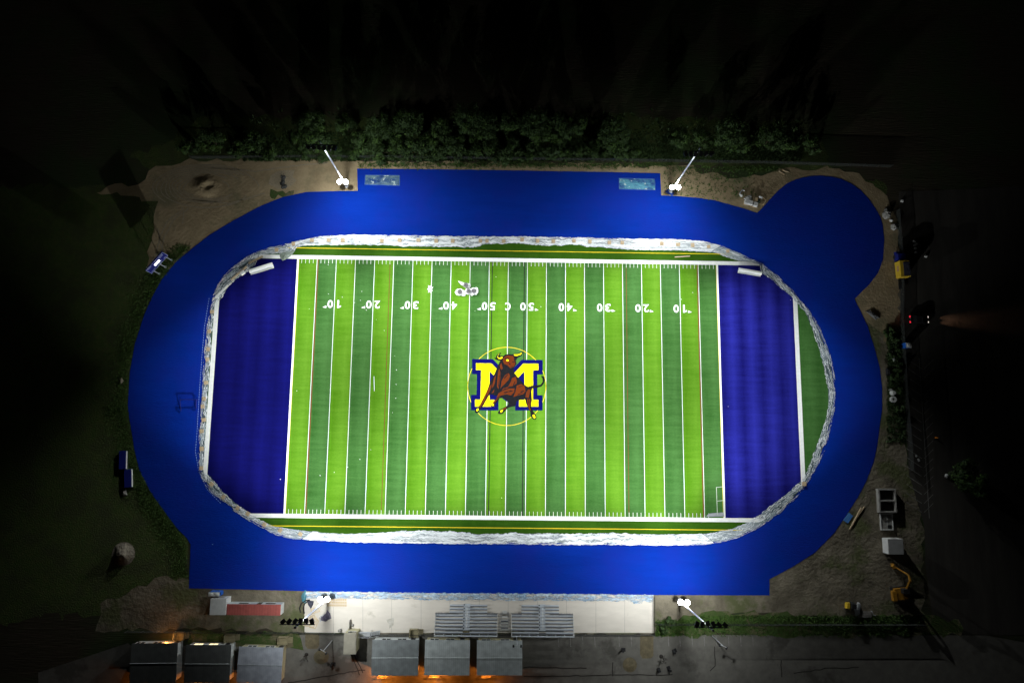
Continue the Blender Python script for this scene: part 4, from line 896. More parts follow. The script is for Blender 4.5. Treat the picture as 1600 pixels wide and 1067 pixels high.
# tall booth with landing and stair
p = at(553, 1001); t = thing('tall_booth', 'tall narrow tan booth with stair standing below the apron', 'booth', (p.x, p.y + .6, .03))
MB().box((0, 0, 2.1), (2.5, 4.2, 4.2)).build('wall', M_tan, t); MB().box((0, 0, 4.28), (2.7, 4.4, .14)).box((0, 0, 4.40), (2.3, 4.0, .08)).build('roof', mat('felt roof', (.30, .28, .22), c2=(.25, .23, .18), scale=1), t)
wn = MB().box((.2, 2.115, 3.2), (1.8, .04, .9)).build('window', M_glass, t); MB().box((.2, 2.13, 2.72), (1.9, .07, .07)).build('sill', M_boxw, wn)
b = MB(); b.box((2.6, 1.3, 1.6), (2.6, 1.0, .1))
for k in range(6): b.box((4.1 + .3 * k, 1.3, 1.4 - .24 * k), (.28, .9, .06))
for yy in (.8, 1.8): b.bar((1.3, yy, 2.6), (3.9, yy, 2.6), .04, 5); b.bar((3.9, yy, 2.6), (5.8, yy, 1.0), .04, 5); b.bar((3.9, yy, 0), (3.9, yy, 2.6), .05, 5)
b.build('stair', M_steel, t); b = MB(); b.box((-.9, 3.0, .7), (.08, 2.2, 1.4)); b.lump((-.4, 2.8, 0), (.7, .6, .7), 8, .2, 3); b.build('side_screen', M_conc_grey, t)

# twin headed parking lamps, unlit
lp0 = None
for x, y, rz, lb in ((807, 992, 0, 'unlit twin headed lamp post in front of the rightmost classroom'), (519, 1000, -.5, 'unlit twin headed lamp post by the left dirt bay'), (1113, 993, -.4, 'unlit twin headed lamp post below the lower right mast')):
    p = at(x, y)
    if lp0 is None:
        lp0 = thing('lamp_post', lb, 'lamp post', (p.x, p.y, .03), rz, 'unlit parking lamp posts')
        MB().bar((0, 0, 0), (0, 0, 8.2), .10, 8, r2=.07).build('pole', M_steel, lp0); MB().bar((-.75, 0, 8.15), (.75, 0, 8.15), .05, 6).build('arm', M_steel, lp0)
        for s in (-1, 1): MB().box((s * .8, -.15, 8.1), (.4, .6, .18), taper=.7).build('lamp_head', M_dark if True else M_steel, lp0)
    else:
        t = copy_tree(lp0); t.location = (p.x, p.y, .03); t.rotation_euler = (0, 0, rz); t['label'] = lb

# ------------------------------------------------------------------ bleachers
def bleacher(xa, xb, na, nb, ais, label):
    t = thing('bleacher', label, 'bleacher', (0, 0, 0), 0, 'aluminium bleachers on the apron')
    y0 = at(800, 944).y; pitch = .66
    X = lambda v, z=1.5: at(v, 960, z).x
    for k in range(9):
        a, b_ = (na, nb) if k < 3 else (xa, xb); z = .45 + .26 * k; y = y0 - k * pitch
        for u0, u1 in ((X(a), X(ais) - .75), (X(ais) + .75, X(b_))):
            if u1 - u0 > .3: MB().box(((u0 + u1) / 2, y - .1, z), (u1 - u0, .28, .06)).build('seat_plank', M_alu, t)
    fb = MB()
    for k in range(9):
        a, b_ = (na, nb) if k < 3 else (xa, xb); z = .08 + .26 * k; y = y0 - k * pitch - .40
        fb.box(((X(a) + X(b_)) / 2, y, z), (X(b_) - X(a), .34, .05))
    fb.build('footboards', M_alud, t)
    ai = MB()
    for k in range(8): ai.box((X(ais), y0 - k * pitch - .15, .30 + .26 * k), (1.5, .60, .05)); 
    ai.build('aisle', M_alu, t); st = MB()
    for k in range(8): st.box((X(ais) - .58, y0 - k * pitch - .05, .36 + .26 * k), (.22, .22, .07))
    st.build('step_pads', M_dark, t)
    hr = MB()
    for k0 in (1, 4): hr.bar((X(ais) + .1, y0 - k0 * pitch, 1.6 + .26 * k0), (X(ais) + .1, y0 - (k0 + 2.4) * pitch, 1.6 + .26 * (k0 + 2.4)), .06, 6); hr.bar((X(ais) + .1, y0 - k0 * pitch, .3 + .26 * k0), (X(ais) + .1, y0 - k0 * pitch, 1.6 + .26 * k0), .05, 6)
    hr.build('handrail', M_boxw, t)
    for a in (xa, xb):
        sr = MB()
        for zz in (0, .4, .8): sr.bar((X(a), y0 - 3 * pitch, 1.3 + zz * .6), (X(a), y0 - 9 * pitch, 2.9 + zz), .05, 5)
        for k in range(3, 10): sr.bar((X(a), y0 - k * pitch, .2), (X(a), y0 - k * pitch, 1.3 + .26 * (k - 2)), .04, 5)
        sr.build('side_rail', M_boxw, t)
    for a, b_ in ((xa, na), (nb, xb)):
        if b_ - a > 3:
            f_ = MB()
            for zz in (.9, 1.3, 1.7): f_.bar((X(a), y0 - 2.7 * pitch, zz), (X(b_), y0 - 2.7 * pitch, zz), .045, 5)
            k = max(2, int((b_ - a) / 4))
            for i in range(k + 1): xx = X(a) + (X(b_) - X(a)) * i / k; f_.bar((xx, y0 - 2.7 * pitch, 0), (xx, y0 - 2.7 * pitch, 1.7), .04, 5)
            f_.build('front_rail', M_alud, t)
    br = MB()
    for zz in (2.8, 3.2, 3.6): br.bar((X(xa), y0 - 9.1 * pitch, zz), (X(xb), y0 - 9.1 * pitch, zz), .04, 5)
    for i in range(8): xx = X(xa) + (X(xb) - X(xa)) * i / 7; br.bar((xx, y0 - 9.1 * pitch, 0), (xx, y0 - 9.1 * pitch, 3.6), .045, 5)
    br.build('back_rail', M_alu, t)
bleacher(680.5, 777, 702, 761, 729, 'left aluminium bleacher section on the concrete apron')
bleacher(799.5, 895.5, 815, 874, 847, 'right aluminium bleacher section on the concrete apron')
t = thing('centre_stair', 'dark metal stair between the two bleacher sections', 'stair', (0, 0, 0)); y0 = at(800, 954).y; X = lambda v, z=1.0: at(v, 965, z).x
b = MB()
for k in range(6): b.box(((X(779) + X(798)) / 2, y0 - .5 - .62 * k, .2 + .3 * k), (1.1 + .22 * k, .34, .07))
b.box(((X(779) + X(798)) / 2, y0 - .1, .25), (1.0, .4, .1)); b.build('treads', M_boxw, t)
b = MB()
for k in range(4): b.box(((X(779) + X(798)) / 2, y0 - 2.2 - .5 * k, .12), (1.6, .35, .1))
b.build('under_frame', M_alud, t)
b = MB()
for s in (-1, 1):
    xm = (X(779) + X(798)) / 2
    for q in (0, .25): b.bar((xm + s * (.55 + q), y0, .9), (xm + s * (1.15 + q), y0 - 3.6, 2.6), .04, 5)
b.build('handrail', M_alud, t)

# ------------------------------------------------------------------ things on the apron
p = at(527, 939); t = None
pal0 = None
for y, lb in ((936.3, 'uppermost wooden pallet beside the lower left mast'), (940.5, 'middle wooden pallet beside the lower left mast'), (945, 'lowest wooden pallet beside the lower left mast')):
    p = at(526.5, y)
    if pal0 is None:
        b = MB()
        for k in range(9): b.box((-2.0 + .5 * k, 0, .14), (.36, .42, .03))
        for q in (-.18, .18): b.box((0, q, .06), (4.4, .08, .12))
        pal0 = b.build('pallet', M_wood); tag(pal0, lb, 'pallet', 'wooden pallets beside the mast'); o = pal0
    else: o = pal0.copy(); COL.objects.link(o); o['label'] = lb
    o.location = (p.x, p.y, .06); o.rotation_euler = (0, 0, rnd.uniform(-.02, .02))
def frame_of_lumber(L, label):
    P = px(L); b = MB()
    for a, b_ in zip(P, P[1:] + P[:1]):
        d = b_ - a; b.box(((a.x + b_.x) / 2, (a.y + b_.y) / 2, .16), (d.length + .1, .16, .2), math.atan2(d.y, d.x))
    a, b_ = P[0].lerp(P[1], .5), P[2].lerp(P[3], .5); d = b_ - a; b.box(((a.x + b_.x) / 2, (a.y + b_.y) / 2, .27), (d.length, .12, .08), math.atan2(d.y, d.x))
    tag(b.build('joined_lumber', M_lumber), label, 'lumber frame', 'lumber frames on the apron')
frame_of_lumber([(474, 976), (486, 962), (496, 968), (490, 979)], 'small tilted lumber frame below the lower left mast')
frame_of_lumber([(486, 962), (491, 960), (498, 970), (493, 981), (484, 979)], 'five sided lumber frame overlapping the tilted frame')
frame_of_lumber([(486, 951), (497, 948), (500, 954), (488, 958)], 'narrow lumber frame just below the uplights')
def heap(L, h, label, m, seed, name='tarp_heap', cat='tarp'):
    P = px(L); cc = sum(P, Vector()) / len(P); b = MB(); Rr = random.Random(seed); P2 = densify(P, .5, .08, Rr); n = len(P2)
    for q, zz in ((0, .06), (.2, h * .6), (.5, h * .9)):
        for p in P2: v = p.lerp(cc, q); b.v.append((v.x + Rr.uniform(-.08, .08), v.y + Rr.uniform(-.08, .08), zz + (Rr.uniform(-.2, .25) * h if q else 0)))
    b.v.append((cc.x, cc.y, h))
    for r_ in range(2):
        for k in range(n): b.f.append([r_ * n + k, r_ * n + (k + 1) % n, (r_ + 1) * n + (k + 1) % n, (r_ + 1) * n + k]); b.m.append(0)
    for k in range(n): b.f.append([2 * n + k, 2 * n + (k + 1) % n, 3 * n]); b.m.append(0)
    return tag(b.build(name, m), label, cat)
heap([(480, 938), (490, 938), (490, 944), (486, 950), (482, 945)], .7, 'dark tarp bundle left of the lower left mast', M_tarp, 1)
heap([(500, 962), (503, 965), (510, 955), (511, 952), (516, 959), (517, 965), (510, 970), (502, 970)], .7, 'crumpled navy tarp heap below the lower left mast', mat('navy tarp', (.06, .06, .10), .6, c2=(.13, .11, .15), scale=1, bump=.6, bscale=2), 2)
heap([(499, 963), (504, 961), (508, 957), (503, 968), (500, 972)], .45, 'pale sheet spread under the navy tarp heap', mat('pale sheet', (.55, .55, .55), c2=(.48, .48, .48), scale=1.5), 5, 'pale_sheet', 'sheet')
for L, lb in (([(470, 957), (468, 950), (471, 942), (477, 938), (484, 937)], 'outer black hose curving off the apron edge'), ([(475.5, 958), (474, 950), (476, 943), (481, 939)], 'inner black hose curving off the apron edge')):
    P = px(L, .2); b = MB(); Q = [P[0]]
    for i in range(len(P) - 1):
        for k in range(1, 4): Q.append(P[i].lerp(P[i + 1], k / 3))
    b.tube([tuple(q) for q in Q], .14, 7); tag(b.build('hose', M_dark, smooth=True), lb, 'hose', 'black hoses at the apron edge')
p = at(532, 983.5); t = thing('waste_bin', 'small dark waste bin at the lower edge of the apron', 'bin', (p.x, p.y, .06)); MB().bar((0, 0, 0), (0, 0, .9), .28, 10, r2=.34).build('body', M_dark, t); MB().bar((0, 0, .9), (0, 0, 1.0), .38, 10, r2=.2).build('lid', M_conc_grey, t)

# containers and toilets in the lower left
def crate(name, L, h, label, cat, topm, sidem, extra=None):
    P = px(L, h); cx_ = sum(P, Vector()) / 4; u = P[1] - P[0]; v = P[3] - P[0]
    t = thing(name, label, cat, (cx_.x, cx_.y, .03), math.atan2(u.y, u.x)); w, d = u.length, v.length
    MB().box((0, 0, (h - .1) / 2), (w, d, h - .1)).build('body', sidem, t); MB().box((0, 0, h - .04), (w + .06, d + .06, .1)).build('roof', topm, t); return t, w, d
t, w, d = crate('shipping_container', [(355, 943.5), (438.5, 944.5), (438.5, 960.5), (354, 960)], 2.6, 'long shipping container with red roof and grey sides', 'container', M_boxr, mat('grey steel', (.50, .53, .53), c2=(.42, .45, .45), scale=1.2))
for k, u in enumerate((-.22, .08, .28)): MB().box((u * w, d / 2 + .02, 1.5), (2.1 if k != 1 else .9, .05, .9 if k != 1 else 1.9)).build('window' if k != 1 else 'door', M_glass, t)
for s in (-1, 1): MB().box((w / 2 + .02, s * .55, 1.25), (.05, 1.0, 2.2)).build('end_door', M_boxw, t)
t, w, d = crate('white_container', [(329, 935), (353.5, 935), (352.5, 960), (328, 960)], 2.9, 'square white container at the left end of the red container', 'container', M_boxw, M_boxw)
MB().box((.3, d / 2 + .02, 1.1), (1.0, .05, 2.0)).build('door', M_conc_grey, t)
def toilet(L, label, bl, roofm=M_boxw):
    t, w, d = crate('portable_toilet', L, 2.3, label, 'portable toilet', roofm, bl); t['group'] = 'blue portable toilets'
    b = MB(); b.lump((0, 0, 2.31), (w * .8, d * .8, .18), 10, .02, 1); b.build('roof_dome', roofm, t)
    dr = MB().box((0, d / 2 + .02, 1.05), (w * .62, .05, 1.9)).build('door', M_pblue, t); MB().box((w * .22, d / 2 + .06, 1.1), (.06, .05, .2)).build('handle', M_boxw, dr)
    MB().box((w / 2 + .02, 0, 1.8), (.04, d * .6, .25)).build('vent', M_dark, t)
toilet([(326, 925), (334, 925), (334, 931), (326, 931)], 'blue portable toilet above the white container, left of a pair', M_pblue)
toilet([(335, 925), (343, 925), (343, 931), (335, 931)], 'blue portable toilet above the white container, right of a pair', M_pblue)
toilet([(1416, 535), (1423.5, 535), (1423.5, 543), (1416, 543)], 'lone blue portable toilet with white roof beside the side road', M_pblue)

# ------------------------------------------------------------------ upper right corner: blocks, sheets
bl0 = None
for x, y, lb in ((1165.5, 317, 'white wrapped block by the track corner, left of three'), (1171.5, 318.5, 'white wrapped block by the track corner, middle of three'), (1179, 321, 'white wrapped block by the track corner, right of three')):
    p = at(x, y)
    if bl0 is None:
        bl0 = thing('wrapped_block', lb, 'block', (p.x, p.y, .03), -.15, 'white wrapped blocks in the upper right yard'); MB().box((0, 0, .55), (1.0, 1.0, .9)).build('wrapping', M_boxw, bl0, bevel=.06); MB().box((0, 0, .06), (1.05, 1.05, .12)).build('base', M_wood, bl0)
        MB().box((0, 0, 1.005), (1.0, .07, .012)).build('strap', mat('grey strap', (.35, .35, .35), c2=(.3, .3, .3), scale=2), bl0)
    else: t = copy_tree(bl0); t.location = (p.x, p.y, .03); t['label'] = lb; t.rotation_euler = (0, 0, -.25)
heap([(1161.5, 310.5), (1166, 307), (1173, 305), (1174.5, 310), (1175, 316), (1168, 315), (1164, 312)], .8, 'white sheet draped above the three wrapped blocks', M_boxw, 4, 'draped_sheet', 'sheet')
def lframe(L, w_, m, label, name, cat, h=.3):
    P = px(L); b = MB()
    for a, b_ in zip(P[:-1], P[1:]): b.bar((a.x, a.y, h), (b_.x, b_.y, h), w_, 6)
    for p in P: b.bar((p.x, p.y, .0), (p.x, p.y, h), w_ * .8, 5)
    tag(b.build(name, m), label, cat)
lframe([(1155, 303), (1159.5, 297.5), (1162.5, 299)], .12, M_steel, 'bent light metal frame above the white sheet', 'metal_frame', 'frame')
heap([(1154, 304), (1157, 303), (1161, 307), (1160, 309), (1156, 307.5)], .5, 'folded pale sheet at the foot of the metal frame', M_boxw, 6, 'folded_sheet', 'sheet')
heap([(1182.5, 311), (1188, 312), (1187.5, 318), (1183, 319)], .8, 'dark green tarp block beside the wooden panel', mat('green tarp', (.02, .03, .022), c2=(.03, .045, .03), scale=1), 7)
plank((1180.5, 311), (1180, 316.5), .5, .9, M_wood, 'upright wooden panel beside the dark green tarp block', 'wood_panel', 'panel', .03)
lframe([(1192, 309.5), (1196.5, 314), (1193, 320), (1190.5, 320)], .07, M_wood, 'bent brown timber near the corner of the track', 'bent_timber', 'timber')
plank((1184, 309), (1189, 311.5), .3, .25, M_film, 'pale strip lying over the green tarp block', 'pale_strip', 'strip', .8)
plank((1223, 266), (1233, 270), .18, .1, M_lumber, 'loose pale plank on the dirt near bulb of track, upper of two', z=.05)
plank((1217, 268), (1226, 273), .18, .1, M_lumber, 'loose pale plank on the dirt near bulb of track, lower of two', z=.05)

# ------------------------------------------------------------------ scoreboard
B0, B1, B2 = at(269.5, 407.8), at(259.5, 418), at(250.5, 429)
ax = (B0 - B2).normalized(); ctr = (B0 + B2) / 2; rz = math.atan2(ax.y, ax.x)
t = thing('scoreboard', 'dark blue scoreboard on three posts with a bright white display', 'scoreboard', (ctr.x, ctr.y, .02), rz)
Lh = (B0 - B2).length / 2; w = 2 * Lh + 1.4
for u in (-Lh, 0, Lh): MB().bar((u, .25, 0), (u, .25, 6.3), .12, 8).bar((u, .25, 0), (u, .25, .1), .35, 8).build('post', M_steel, t)
face = -1   # field side is -y in its own frame
MB().box((0, 0, 4.9), (w, .3, 3.0)).build('cabinet', M_matblue, t)
b = MB()
for u0, u1, zz in ((-.44, -.22, 5.9), (.18, .42, 5.9), (.22, .42, 5.5), (-.44, -.20, 4.1), (.12, .22, 4.2), (.28, .40, 4.0), (-.1, .12, 3.8), (-.42, -.26, 3.7)): b.box(((u0 + u1) / 2 * w, -.17, zz), ((u1 - u0) * w, .04, .12))
for zz in (3.5, 6.3): b.box((0, -.17, zz), (w * .98, .04, .07))
for s in (-1, 1): b.box((s * w * .487, -.17, 4.9), (.07, .04, 2.75))
b.build('trim', mat('pale trim', (.45, .47, .55), c2=(.4, .42, .5), scale=2), t)
MB().box((.05, -.19, 5.0), (1.6, .05, .75)).build('display', mat('lit display', (.9, .9, .95), emit=(.96, .93, 1), estr=3.5), t)
lamp('display_glow', 'AREA', 25, t, (.05, -.5, 5.0), (.05, -5, 4.0), color=(.95, .9, 1))

# landing mats on the left verge
def landmat(L, label):
    P = px(L, .6); cx_ = sum(P, Vector()) / 4; u = P[1] - P[0]; v = P[3] - P[0]
    t = thing('landing_mat', label, 'landing mat', (cx_.x, cx_.y, .03), math.atan2(u.y, u.x), 'blue landing mats on the left verge'); w, d = u.length, v.length
    MB().box((0, 0, .33), (w, d, .62)).build('foam', M_matblue, t, bevel=.05); MB().box((w / 2 + .03, 0, .35), (.08, d * .96, .5)).build('edge_strip', M_boxw, t)
landmat([(184, 705), (195, 704.5), (198.5, 732), (188, 733)], 'blue landing mat on the left verge, upper of two')
landmat([(192.5, 734), (204, 733), (207, 760), (195.5, 762)], 'blue landing mat with pale edge on the left verge, lower of two')
heap([(192, 764), (198, 763), (199, 773), (194, 775)], .4, 'grey folded cover below the lower landing mat', M_conc_grey, 9, 'folded_cover', 'cover')
heap([(187, 593), (191, 590), (194, 595), (190, 599)], .6, 'pale boulder on the verge left of the track', M_dirt2, 9, 'boulder', 'boulder')

# blue frame on the track
t = thing('blue_frame', 'dark blue three sided tubular frame standing on the left bend of track', 'frame', (0, 0, 0))
A, B, C_, D_ = at(283.5, 642), at(284, 624.5), at(309, 624.5), at(307, 638); h = .9
MB().bar((A.x, A.y, h * .3), (B.x, B.y, h), .10, 6).bar((B.x, B.y, h), (C_.x, C_.y, h), .10, 6).build('upper_tube', M_matblue, t)
MB().bar((C_.x, C_.y, h), (D_.x, D_.y, h * .3), .16, 6).bar((C_.x, C_.y, 0), (C_.x, C_.y, h), .1, 6).bar((B.x, B.y, 0), (B.x, B.y, h), .1, 6).build('leg', M_matblue, t)

# ------------------------------------------------------------------ right side: vehicles and building work
p = at(1433, 500); t = thing('parked_car', 'dark car with lit red tail lights driving off across the side road', 'car', (p.x, p.y, .03), 0.0)
prof = [(-2.2, .35), (-2.25, .8), (-2.1, 1.0), (-1.5, 1.05), (-.9, 1.45), (.4, 1.47), (1.1, 1.02), (2.0, .88), (2.25, .7), (2.25, .35)]
def extr(prof, w0, ins=()):
    b = MB(); n = len(prof)
    for s in (-1, 1):
        for i, (x, z) in enumerate(prof): b.v.append((x, s * (w0 - (.16 if z > 1.2 else 0)), z))
    b.f.append(list(range(n))[::-1]); b.m.append(0); b.f.append([n + i for i in range(n)]); b.m.append(0)
    for i in range(n): j = (i + 1) % n; b.f.append([i, j, n + j, n + i]); b.m.append(0)
    return b
M_car = mat('car paint', (.012, .012, .014), .3, c2=(.016, .015, .017), scale=2, spec=.5)
extr(prof, .9).build('body', M_car, t)
extr([(-1.42, 1.07), (-.93, 1.40), (-.86, 1.44), (-1.38, 1.12)], .72).build('rear_window', M_glass, t); extr([(.48, 1.44), (1.08, 1.06), (1.12, 1.10), (.50, 1.49)], .72).build('windscreen', M_glass, t)
for x in (-1.4, 1.4):
    for s in (-1, 1):
        wl = MB().bar((x, s * .95, .33), (x, s * .72, .33), .33, 14).build('wheel', M_dark, t); MB().bar((x, s * .96, .33), (x, s * .93, .33), .18, 10).build('rim', M_steel, wl)
for s in (-1, 1):
    MB().box((-2.22, s * .65, .82), (.14, .45, .2)).box((-2.1, s * .7, .96), (.2, .3, .05)).build('tail_light', mat('tail lamp', (.6, .02, .03), .4, emit=(1, .03, .06), estr=.7), t)
    MB().box((2.2, s * .62, .76), (.16, .36, .16)).build('headlight', mat('head lamp', (.9, .9, .9), .4, emit=(1, .92, .8), estr=.7), t)
    lamp('headlight_beam', 'SPOT', 2600, t, (2.4, s * .62, .78), (26, s * .2, -.10), math.radians(26), 1, (1, .55, .34), .08)
lamp('tail_glow', 'SPOT', 16, t, (-2.4, 0, .85), (-8, 0, 0), math.radians(110), 1, (1, .08, .1), .2)

t = thing('box_truck', 'truck with tall yellow cargo box and dark blue cab beside the fence', 'truck', (at(1404, 424).x, at(1404, 424).y, .03), 0.03)
MB().box((0, 0, 1.75), (2.3, 3.9, 2.3)).build('cargo_box', M_yel, t)
b = MB(); b.box((.35, -.1, 2.95), (1.5, 3.3, .08)); b.build('tarp_cover', M_tarp, t)
MB().box((-1.17, .2, 1.8), (.04, 1.3, .6)).box((-1.175, .2, 1.8), (.05, .9, .2)).build('side_emblem', mat('faded emblem', (.35, .16, .22), c2=(.45, .30, .12), scale=2.5), t)
cb = MB().box((0, 3.1, 1.25), (2.1, 1.7, 1.7), taper=.88).box((0, 4.2, .8), (2.0, .8, .8), taper=.9).build('cab', M_matblue, t)
MB().box((0, 3.98, 1.6), (1.7, .05, .7)).build('windscreen', M_glass, t)
for y in (-1.3, 3.4):
    for s in (-1, 1): MB().bar((s * 1.05, y, .45), (s * .75, y, .45), .45, 14).build('wheel', M_dark, t)
MB().box((0, 1.0, .55), (.9, 6.0, .25)).box((0, -3.2, .5), (1.2, 2.6, .2)).build('chassis', M_dark, t)
b = None
heap([(1391, 352), (1396, 350), (1401, 352), (1402, 357), (1397, 361), (1391, 358)], 1.1, 'pale round sack pile at the roadside above the yellow truck', M_conc_grey, 11, 'sack_pile', 'sack pile')
heap([(1378, 334), (1384, 325), (1392, 331), (1392, 340), (1384, 344), (1379, 341)], .8, 'grey rubble heap at the right edge of the track bulb', M_conc_grey, 12, 'rubble_heap', 'rubble')
s0 = None
for x, y in ((1428, 378), (1429, 384), (1430, 389), (1431, 395), (1432, 382)):
    p = at(x, y)
    if s0 is None: s0 = MB().lump((0, 0, 0), (.7, .7, .5), 9, .2, 5).box((0, 0, .5), (.2, .1, .12)).build('white_sack', M_boxw); o = s0
    else: o = s0.copy(); COL.objects.link(o)
    o.location = (p.x, p.y, .03); tag(o, 'small white sack on the dark asphalt right of the yellow truck', 'sack', 'white sacks right of the yellow truck')
for x, y, lb in ((1409, 315, 'small white sack far up the dark road'), (1446, 401, 'pale sack alone below the row of white sacks'), (1392, 345, 'pale sack below the grey rubble heap')):
    o = s0.copy(); COL.objects.link(o); p = at(x, y); o.location = (p.x, p.y, .03); tag(o, lb, 'sack'); o['group'] = 'lone sacks by the road'
heap([(1353, 487), (1359, 484), (1366, 490), (1374, 497), (1368, 500), (1360, 494)], .5, 'grey folded canvas on the dirt below the bulb', mat('grey canvas', (.12, .12, .12), c2=(.08, .08, .08), scale=1), 13, 'canvas_heap', 'canvas')
# concrete rings and white bits on the verge
p = at(1394, 624); b = MB()
for i in range(18):
    t0, t1 = 2 * math.pi * i / 18, 2 * math.pi * (i + 1) / 18
    for (ra, za), (rb, zb) in (((.32, .7), (.72, .7)), ((.72, .7), (.72, 0)), ((.32, 0), (.32, .7))): b.poly([(ra * math.cos(t0), ra * math.sin(t0), za), (rb * math.cos(t0), rb * math.sin(t0), zb), (rb * math.cos(t1), rb * math.sin(t1), zb), (ra * math.cos(t1), ra * math.sin(t1), za)])
o = b.build('concrete_ring', M_boxw); o.location = (p.x, p.y, .04); tag(o, 'white concrete ring on the right verge', 'concrete ring')
p = at(1393.5, 614); o = MB().bar((0, 0, 0), (0, 0, 1.0), .75, 14, r2=.35).bar((0, 0, 1.0), (0, 0, 1.1), .4, 14).build('concrete_cone', M_boxw); o.location = (p.x, p.y, .04); tag(o, 'white tapered concrete piece just above the ring', 'concrete piece')
plank((1388, 609), (1393, 608.5), .35, .2, M_boxw, 'short white bar above the tapered concrete piece', 'white_bar', 'bar', .04)
heap([(1391, 549), (1394, 548), (1393, 553), (1396, 558), (1399, 567), (1395, 566), (1392, 558)], .4, 'torn white plastic on the weeds right of track', M_boxw, 14, 'plastic_scrap', 'plastic')
heap([(1383, 575), (1389, 574), (1390, 586), (1384, 587)], .7, 'black tarp lump on the verge right of track', M_dark, 15)
plank((1430.5, 711), (1432, 713.5), .4, .15, M_boxw, 'white barrier piece on the side road, upper of two', 'barrier_piece', 'barrier', .04)
plank((1434, 716.5), (1436, 720.5), .4, .15, M_boxw, 'white barrier piece on the side road, lower of two', 'barrier_piece', 'barrier', .04)
p = at(1462, 684); t = thing('traffic_cone', 'dim orange traffic cone on the side road', 'traffic cone', (p.x, p.y, .03)); MB().bar((0, 0, .06), (0, 0, .9), .28, 10, r2=.05).build('cone', mat('orange plastic', (.7, .22, .02), c2=(.6, .18, .02), scale=2), t); MB().box((0, 0, .03), (.7, .7, .06)).build('base', M_dark, t)
p = at(1478, 743); o = MB().lump((0, 0, 0), (.8, 1.0, .5), 9, .3, 6).box((.1, .1, .5), (.3, .2, .1)).build('stone', M_boxw); o.location = (p.x, p.y, .03); tag(o, 'pale stone beside the round dark tree on the road', 'stone')
# concrete pits
h = 1.1; P = px([(1372.5, 763.5), (1400.5, 763.5), (1401, 801), (1374, 801)], h); t = thing('concrete_pit', 'open concrete foundation with two deep square cells', 'foundation', (0, 0, 0))
cx0 = (P[0].x + P[3].x) / 2; cx1 = (P[1].x + P[2].x) / 2; cy0 = P[2].y; cy1 = P[0].y; wl = .32
def wall(b, x0, x1, y0, y1): b.box(((x0 + x1) / 2, (y0 + y1) / 2, h / 2), (x1 - x0, y1 - y0, h))
b = MB(); wall(b, cx0, cx0 + wl, cy0, cy1); wall(b, cx1 - wl, cx1, cy0, cy1); ym = (cy0 + cy1) / 2
for a in (cy0, ym - wl / 2, cy1 - wl): wall(b, cx0 + wl, cx1 - wl, a, a + wl)
b.build('wall', M_conc_grey, t)
b = MB(); b.box(((cx0 + cx1) / 2, (cy0 + cy1) / 2, .05), (cx1 - cx0 - .7, cy1 - cy0 - .7, .06)); b.build('pit_floor', mat('dark soil', (.025, .022, .018), c2=(.04, .035, .03), scale=1), t)
P2 = px([(1375, 802), (1395, 802), (1395.5, 828), (1376, 828)], .4); t = thing('concrete_slab', 'ribbed concrete slab below the open foundation', 'slab', (0, 0, 0)); c_ = sum(P2, Vector()) / 4; w, d = (P2[1] - P2[0]).length, (P2[3] - P2[0]).length
MB().box((c_.x, c_.y, .2), (w, d, .4)).build('slab', M_conc_grey, t); b = MB()
for s in (-1, 1): b.box((c_.x + s * (w / 2 - .12), c_.y, .46), (.2, d, .12)); b.box((c_.x, c_.y + s * (d / 2 - .12), .46), (w - .42, .2, .12))
b.box((c_.x + .1, c_.y + .2, .43), (.08, d * .6, .05)); b.build('rim', M_boxw, t); MB().box((c_.x + w * .22, c_.y - d * .3, .425), (.9, .8, .04)).build('hatch', M_dark, t)
t, w, d = crate('storage_shed', [(1388, 842), (1411, 842), (1411.5, 865.5), (1388, 865.5)], 2.6, 'plain pale storage shed below the concrete slab', 'shed', mat('shed roof', (.32, .32, .31), c2=(.27, .27, .26), scale=1), mat('shed wall', (.60, .60, .57), c2=(.52, .52, .5), scale=1))
MB().box((w * .1, d / 2 + .02, 1.05), (1.0, .05, 2.0)).build('door', M_conc_grey, t)
# excavator
p = at(1404, 925); t = thing('excavator', 'dim orange excavator with raised jointed boom', 'excavator', (p.x, p.y, .03), 0.1)
for s in (-1, 1): MB().box((0, s * 1.1, .42), (3.4, .55, .84)).bar((-1.7, s * 1.1 - .27, .42), (-1.7, s * 1.1 + .27, .42), .42, 12).bar((1.7, s * 1.1 - .27, .42), (1.7, s * 1.1 + .27, .42), .42, 12).build('track', M_dark, t)
MB().box((-.2, 0, 1.35), (3.0, 2.4, .9)).box((-1.9, -.3, 1.45), (.9, 2.1, 1.0)).build('body', mat('excavator orange', (.34, .16, .015), .5, c2=(.26, .12, .012), scale=1.5), t)
cb = MB().box((.3, .75, 2.25), (1.4, 1.0, 1.6)).build('cab', M_dark, t); MB().box((1.02, .75, 2.35), (.04, .8, 1.1)).build('window', M_glass, cb)
o_ = MATS['excavator orange']
MB().bar((.5, .1, 1.7), (.9, 3.2, 4.0), .26, 6, r2=.3).bar((.9, 3.2, 4.0), (.9, 4.4, 3.7), .26, 6, r2=.22).build('boom', o_, t); MB().bar((.9, 4.4, 3.7), (-.9, 5.9, 2.2), .2, 6, r2=.15).build('arm', o_, t)
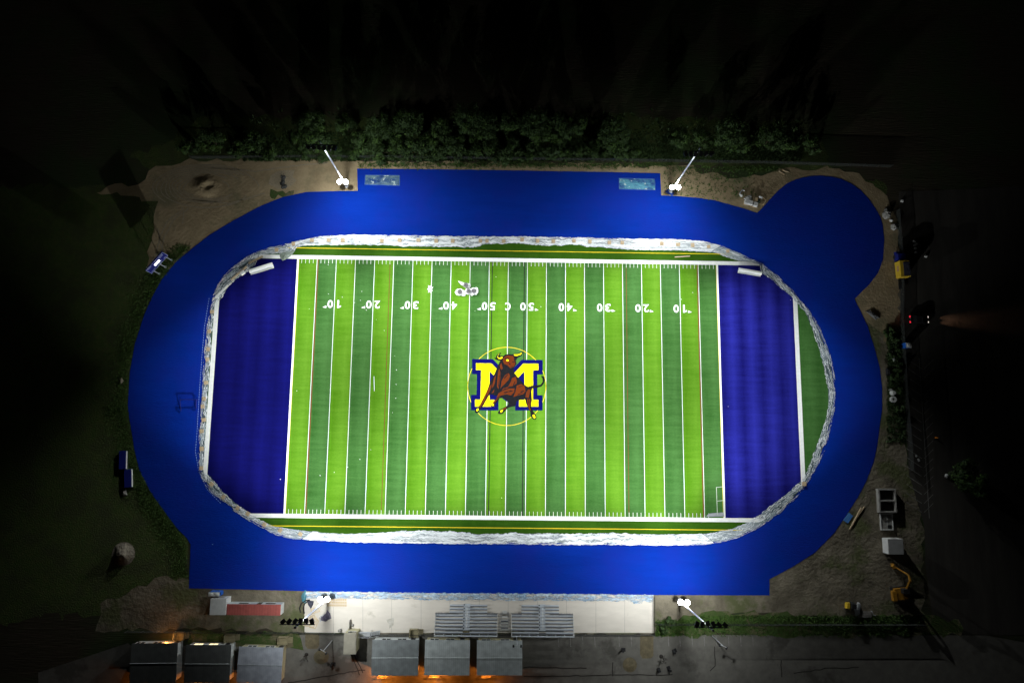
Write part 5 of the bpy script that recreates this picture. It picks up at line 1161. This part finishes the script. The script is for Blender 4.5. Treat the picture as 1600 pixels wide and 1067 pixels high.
b = MB(); b.box((-1.2, 6.1, 1.9), (.8, .9, .5), .6, taper=.7)
for k in range(4): b.bar((-1.5 + .2 * k, 6.4, 1.8), (-1.7 + .2 * k, 6.75, 1.5), .05, 5)
b.build('bucket', o_, t)
# skid loader and pallet stack
p = at(1325, 945); t = thing('skid_loader', 'small yellow and black loader at the edge of the lower right verge', 'loader', (p.x, p.y, .03), -.1)
MB().box((-.55, .1, .95), (.8, 1.4, 1.0), taper=.85).build('hood', M_yel, t); MB().box((.55, .1, 1.1), (1.2, 1.3, 1.5), taper=.85).build('cab', M_dark, t)
for x in (-.6, .6):
    for s in (-1, 1): MB().bar((x, s * .85, .4), (x, s * .6, .4), .4, 12).build('wheel', M_dark, t)
MB().bar((.9, .6, 1.3), (2.0, .5, .7), .09, 5).bar((.9, -.6, 1.3), (2.0, -.5, .7), .09, 5).box((2.2, 0, .4), (.5, 1.7, .7), taper=.8).build('bucket', M_steel, t)
p = at(1350, 959); b = MB()
for k in range(10): b.box((-1.4 + .31 * k, 0, .34), (.2, 1.3, .04))
for q in (-.55, 0, .55): b.box((0, q, .2), (3.1, .12, .24))
o = b.build('pallet', M_conc_grey); o.location = (p.x, p.y, .05); tag(o, 'weathered grey pallet on the verge right of the yellow loader', 'pallet')
b = MB()
for k in range(5): a = at(1334 + k * 1.6, 945 + k); c_ = at(1337 + k * 1.0, 962 - k); b.bar((a.x, a.y, .2 + .1 * k), (c_.x, c_.y, .2 + .1 * k), .12, 5)
tag(b.build('pipe_bundle', M_steel), 'loose bundle of steel pipes between the loader and grey pallet', 'pipes')
lframe([(1361, 954), (1364, 960), (1367, 961)], .1, M_steel, 'bent steel tube right of the grey pallet', 'steel_tube', 'tube')
plank((1331, 820), (1345, 793), .25, .2, M_wood, 'long brown timber leaning on dirt near lower right edge of track, left of two', 'timber', 'timber', .05)
plank((1327, 826), (1350, 791), .2, .15, M_wood, 'long brown timber on the dirt near lower right edge of track, right of two', 'timber', 'timber', .05)
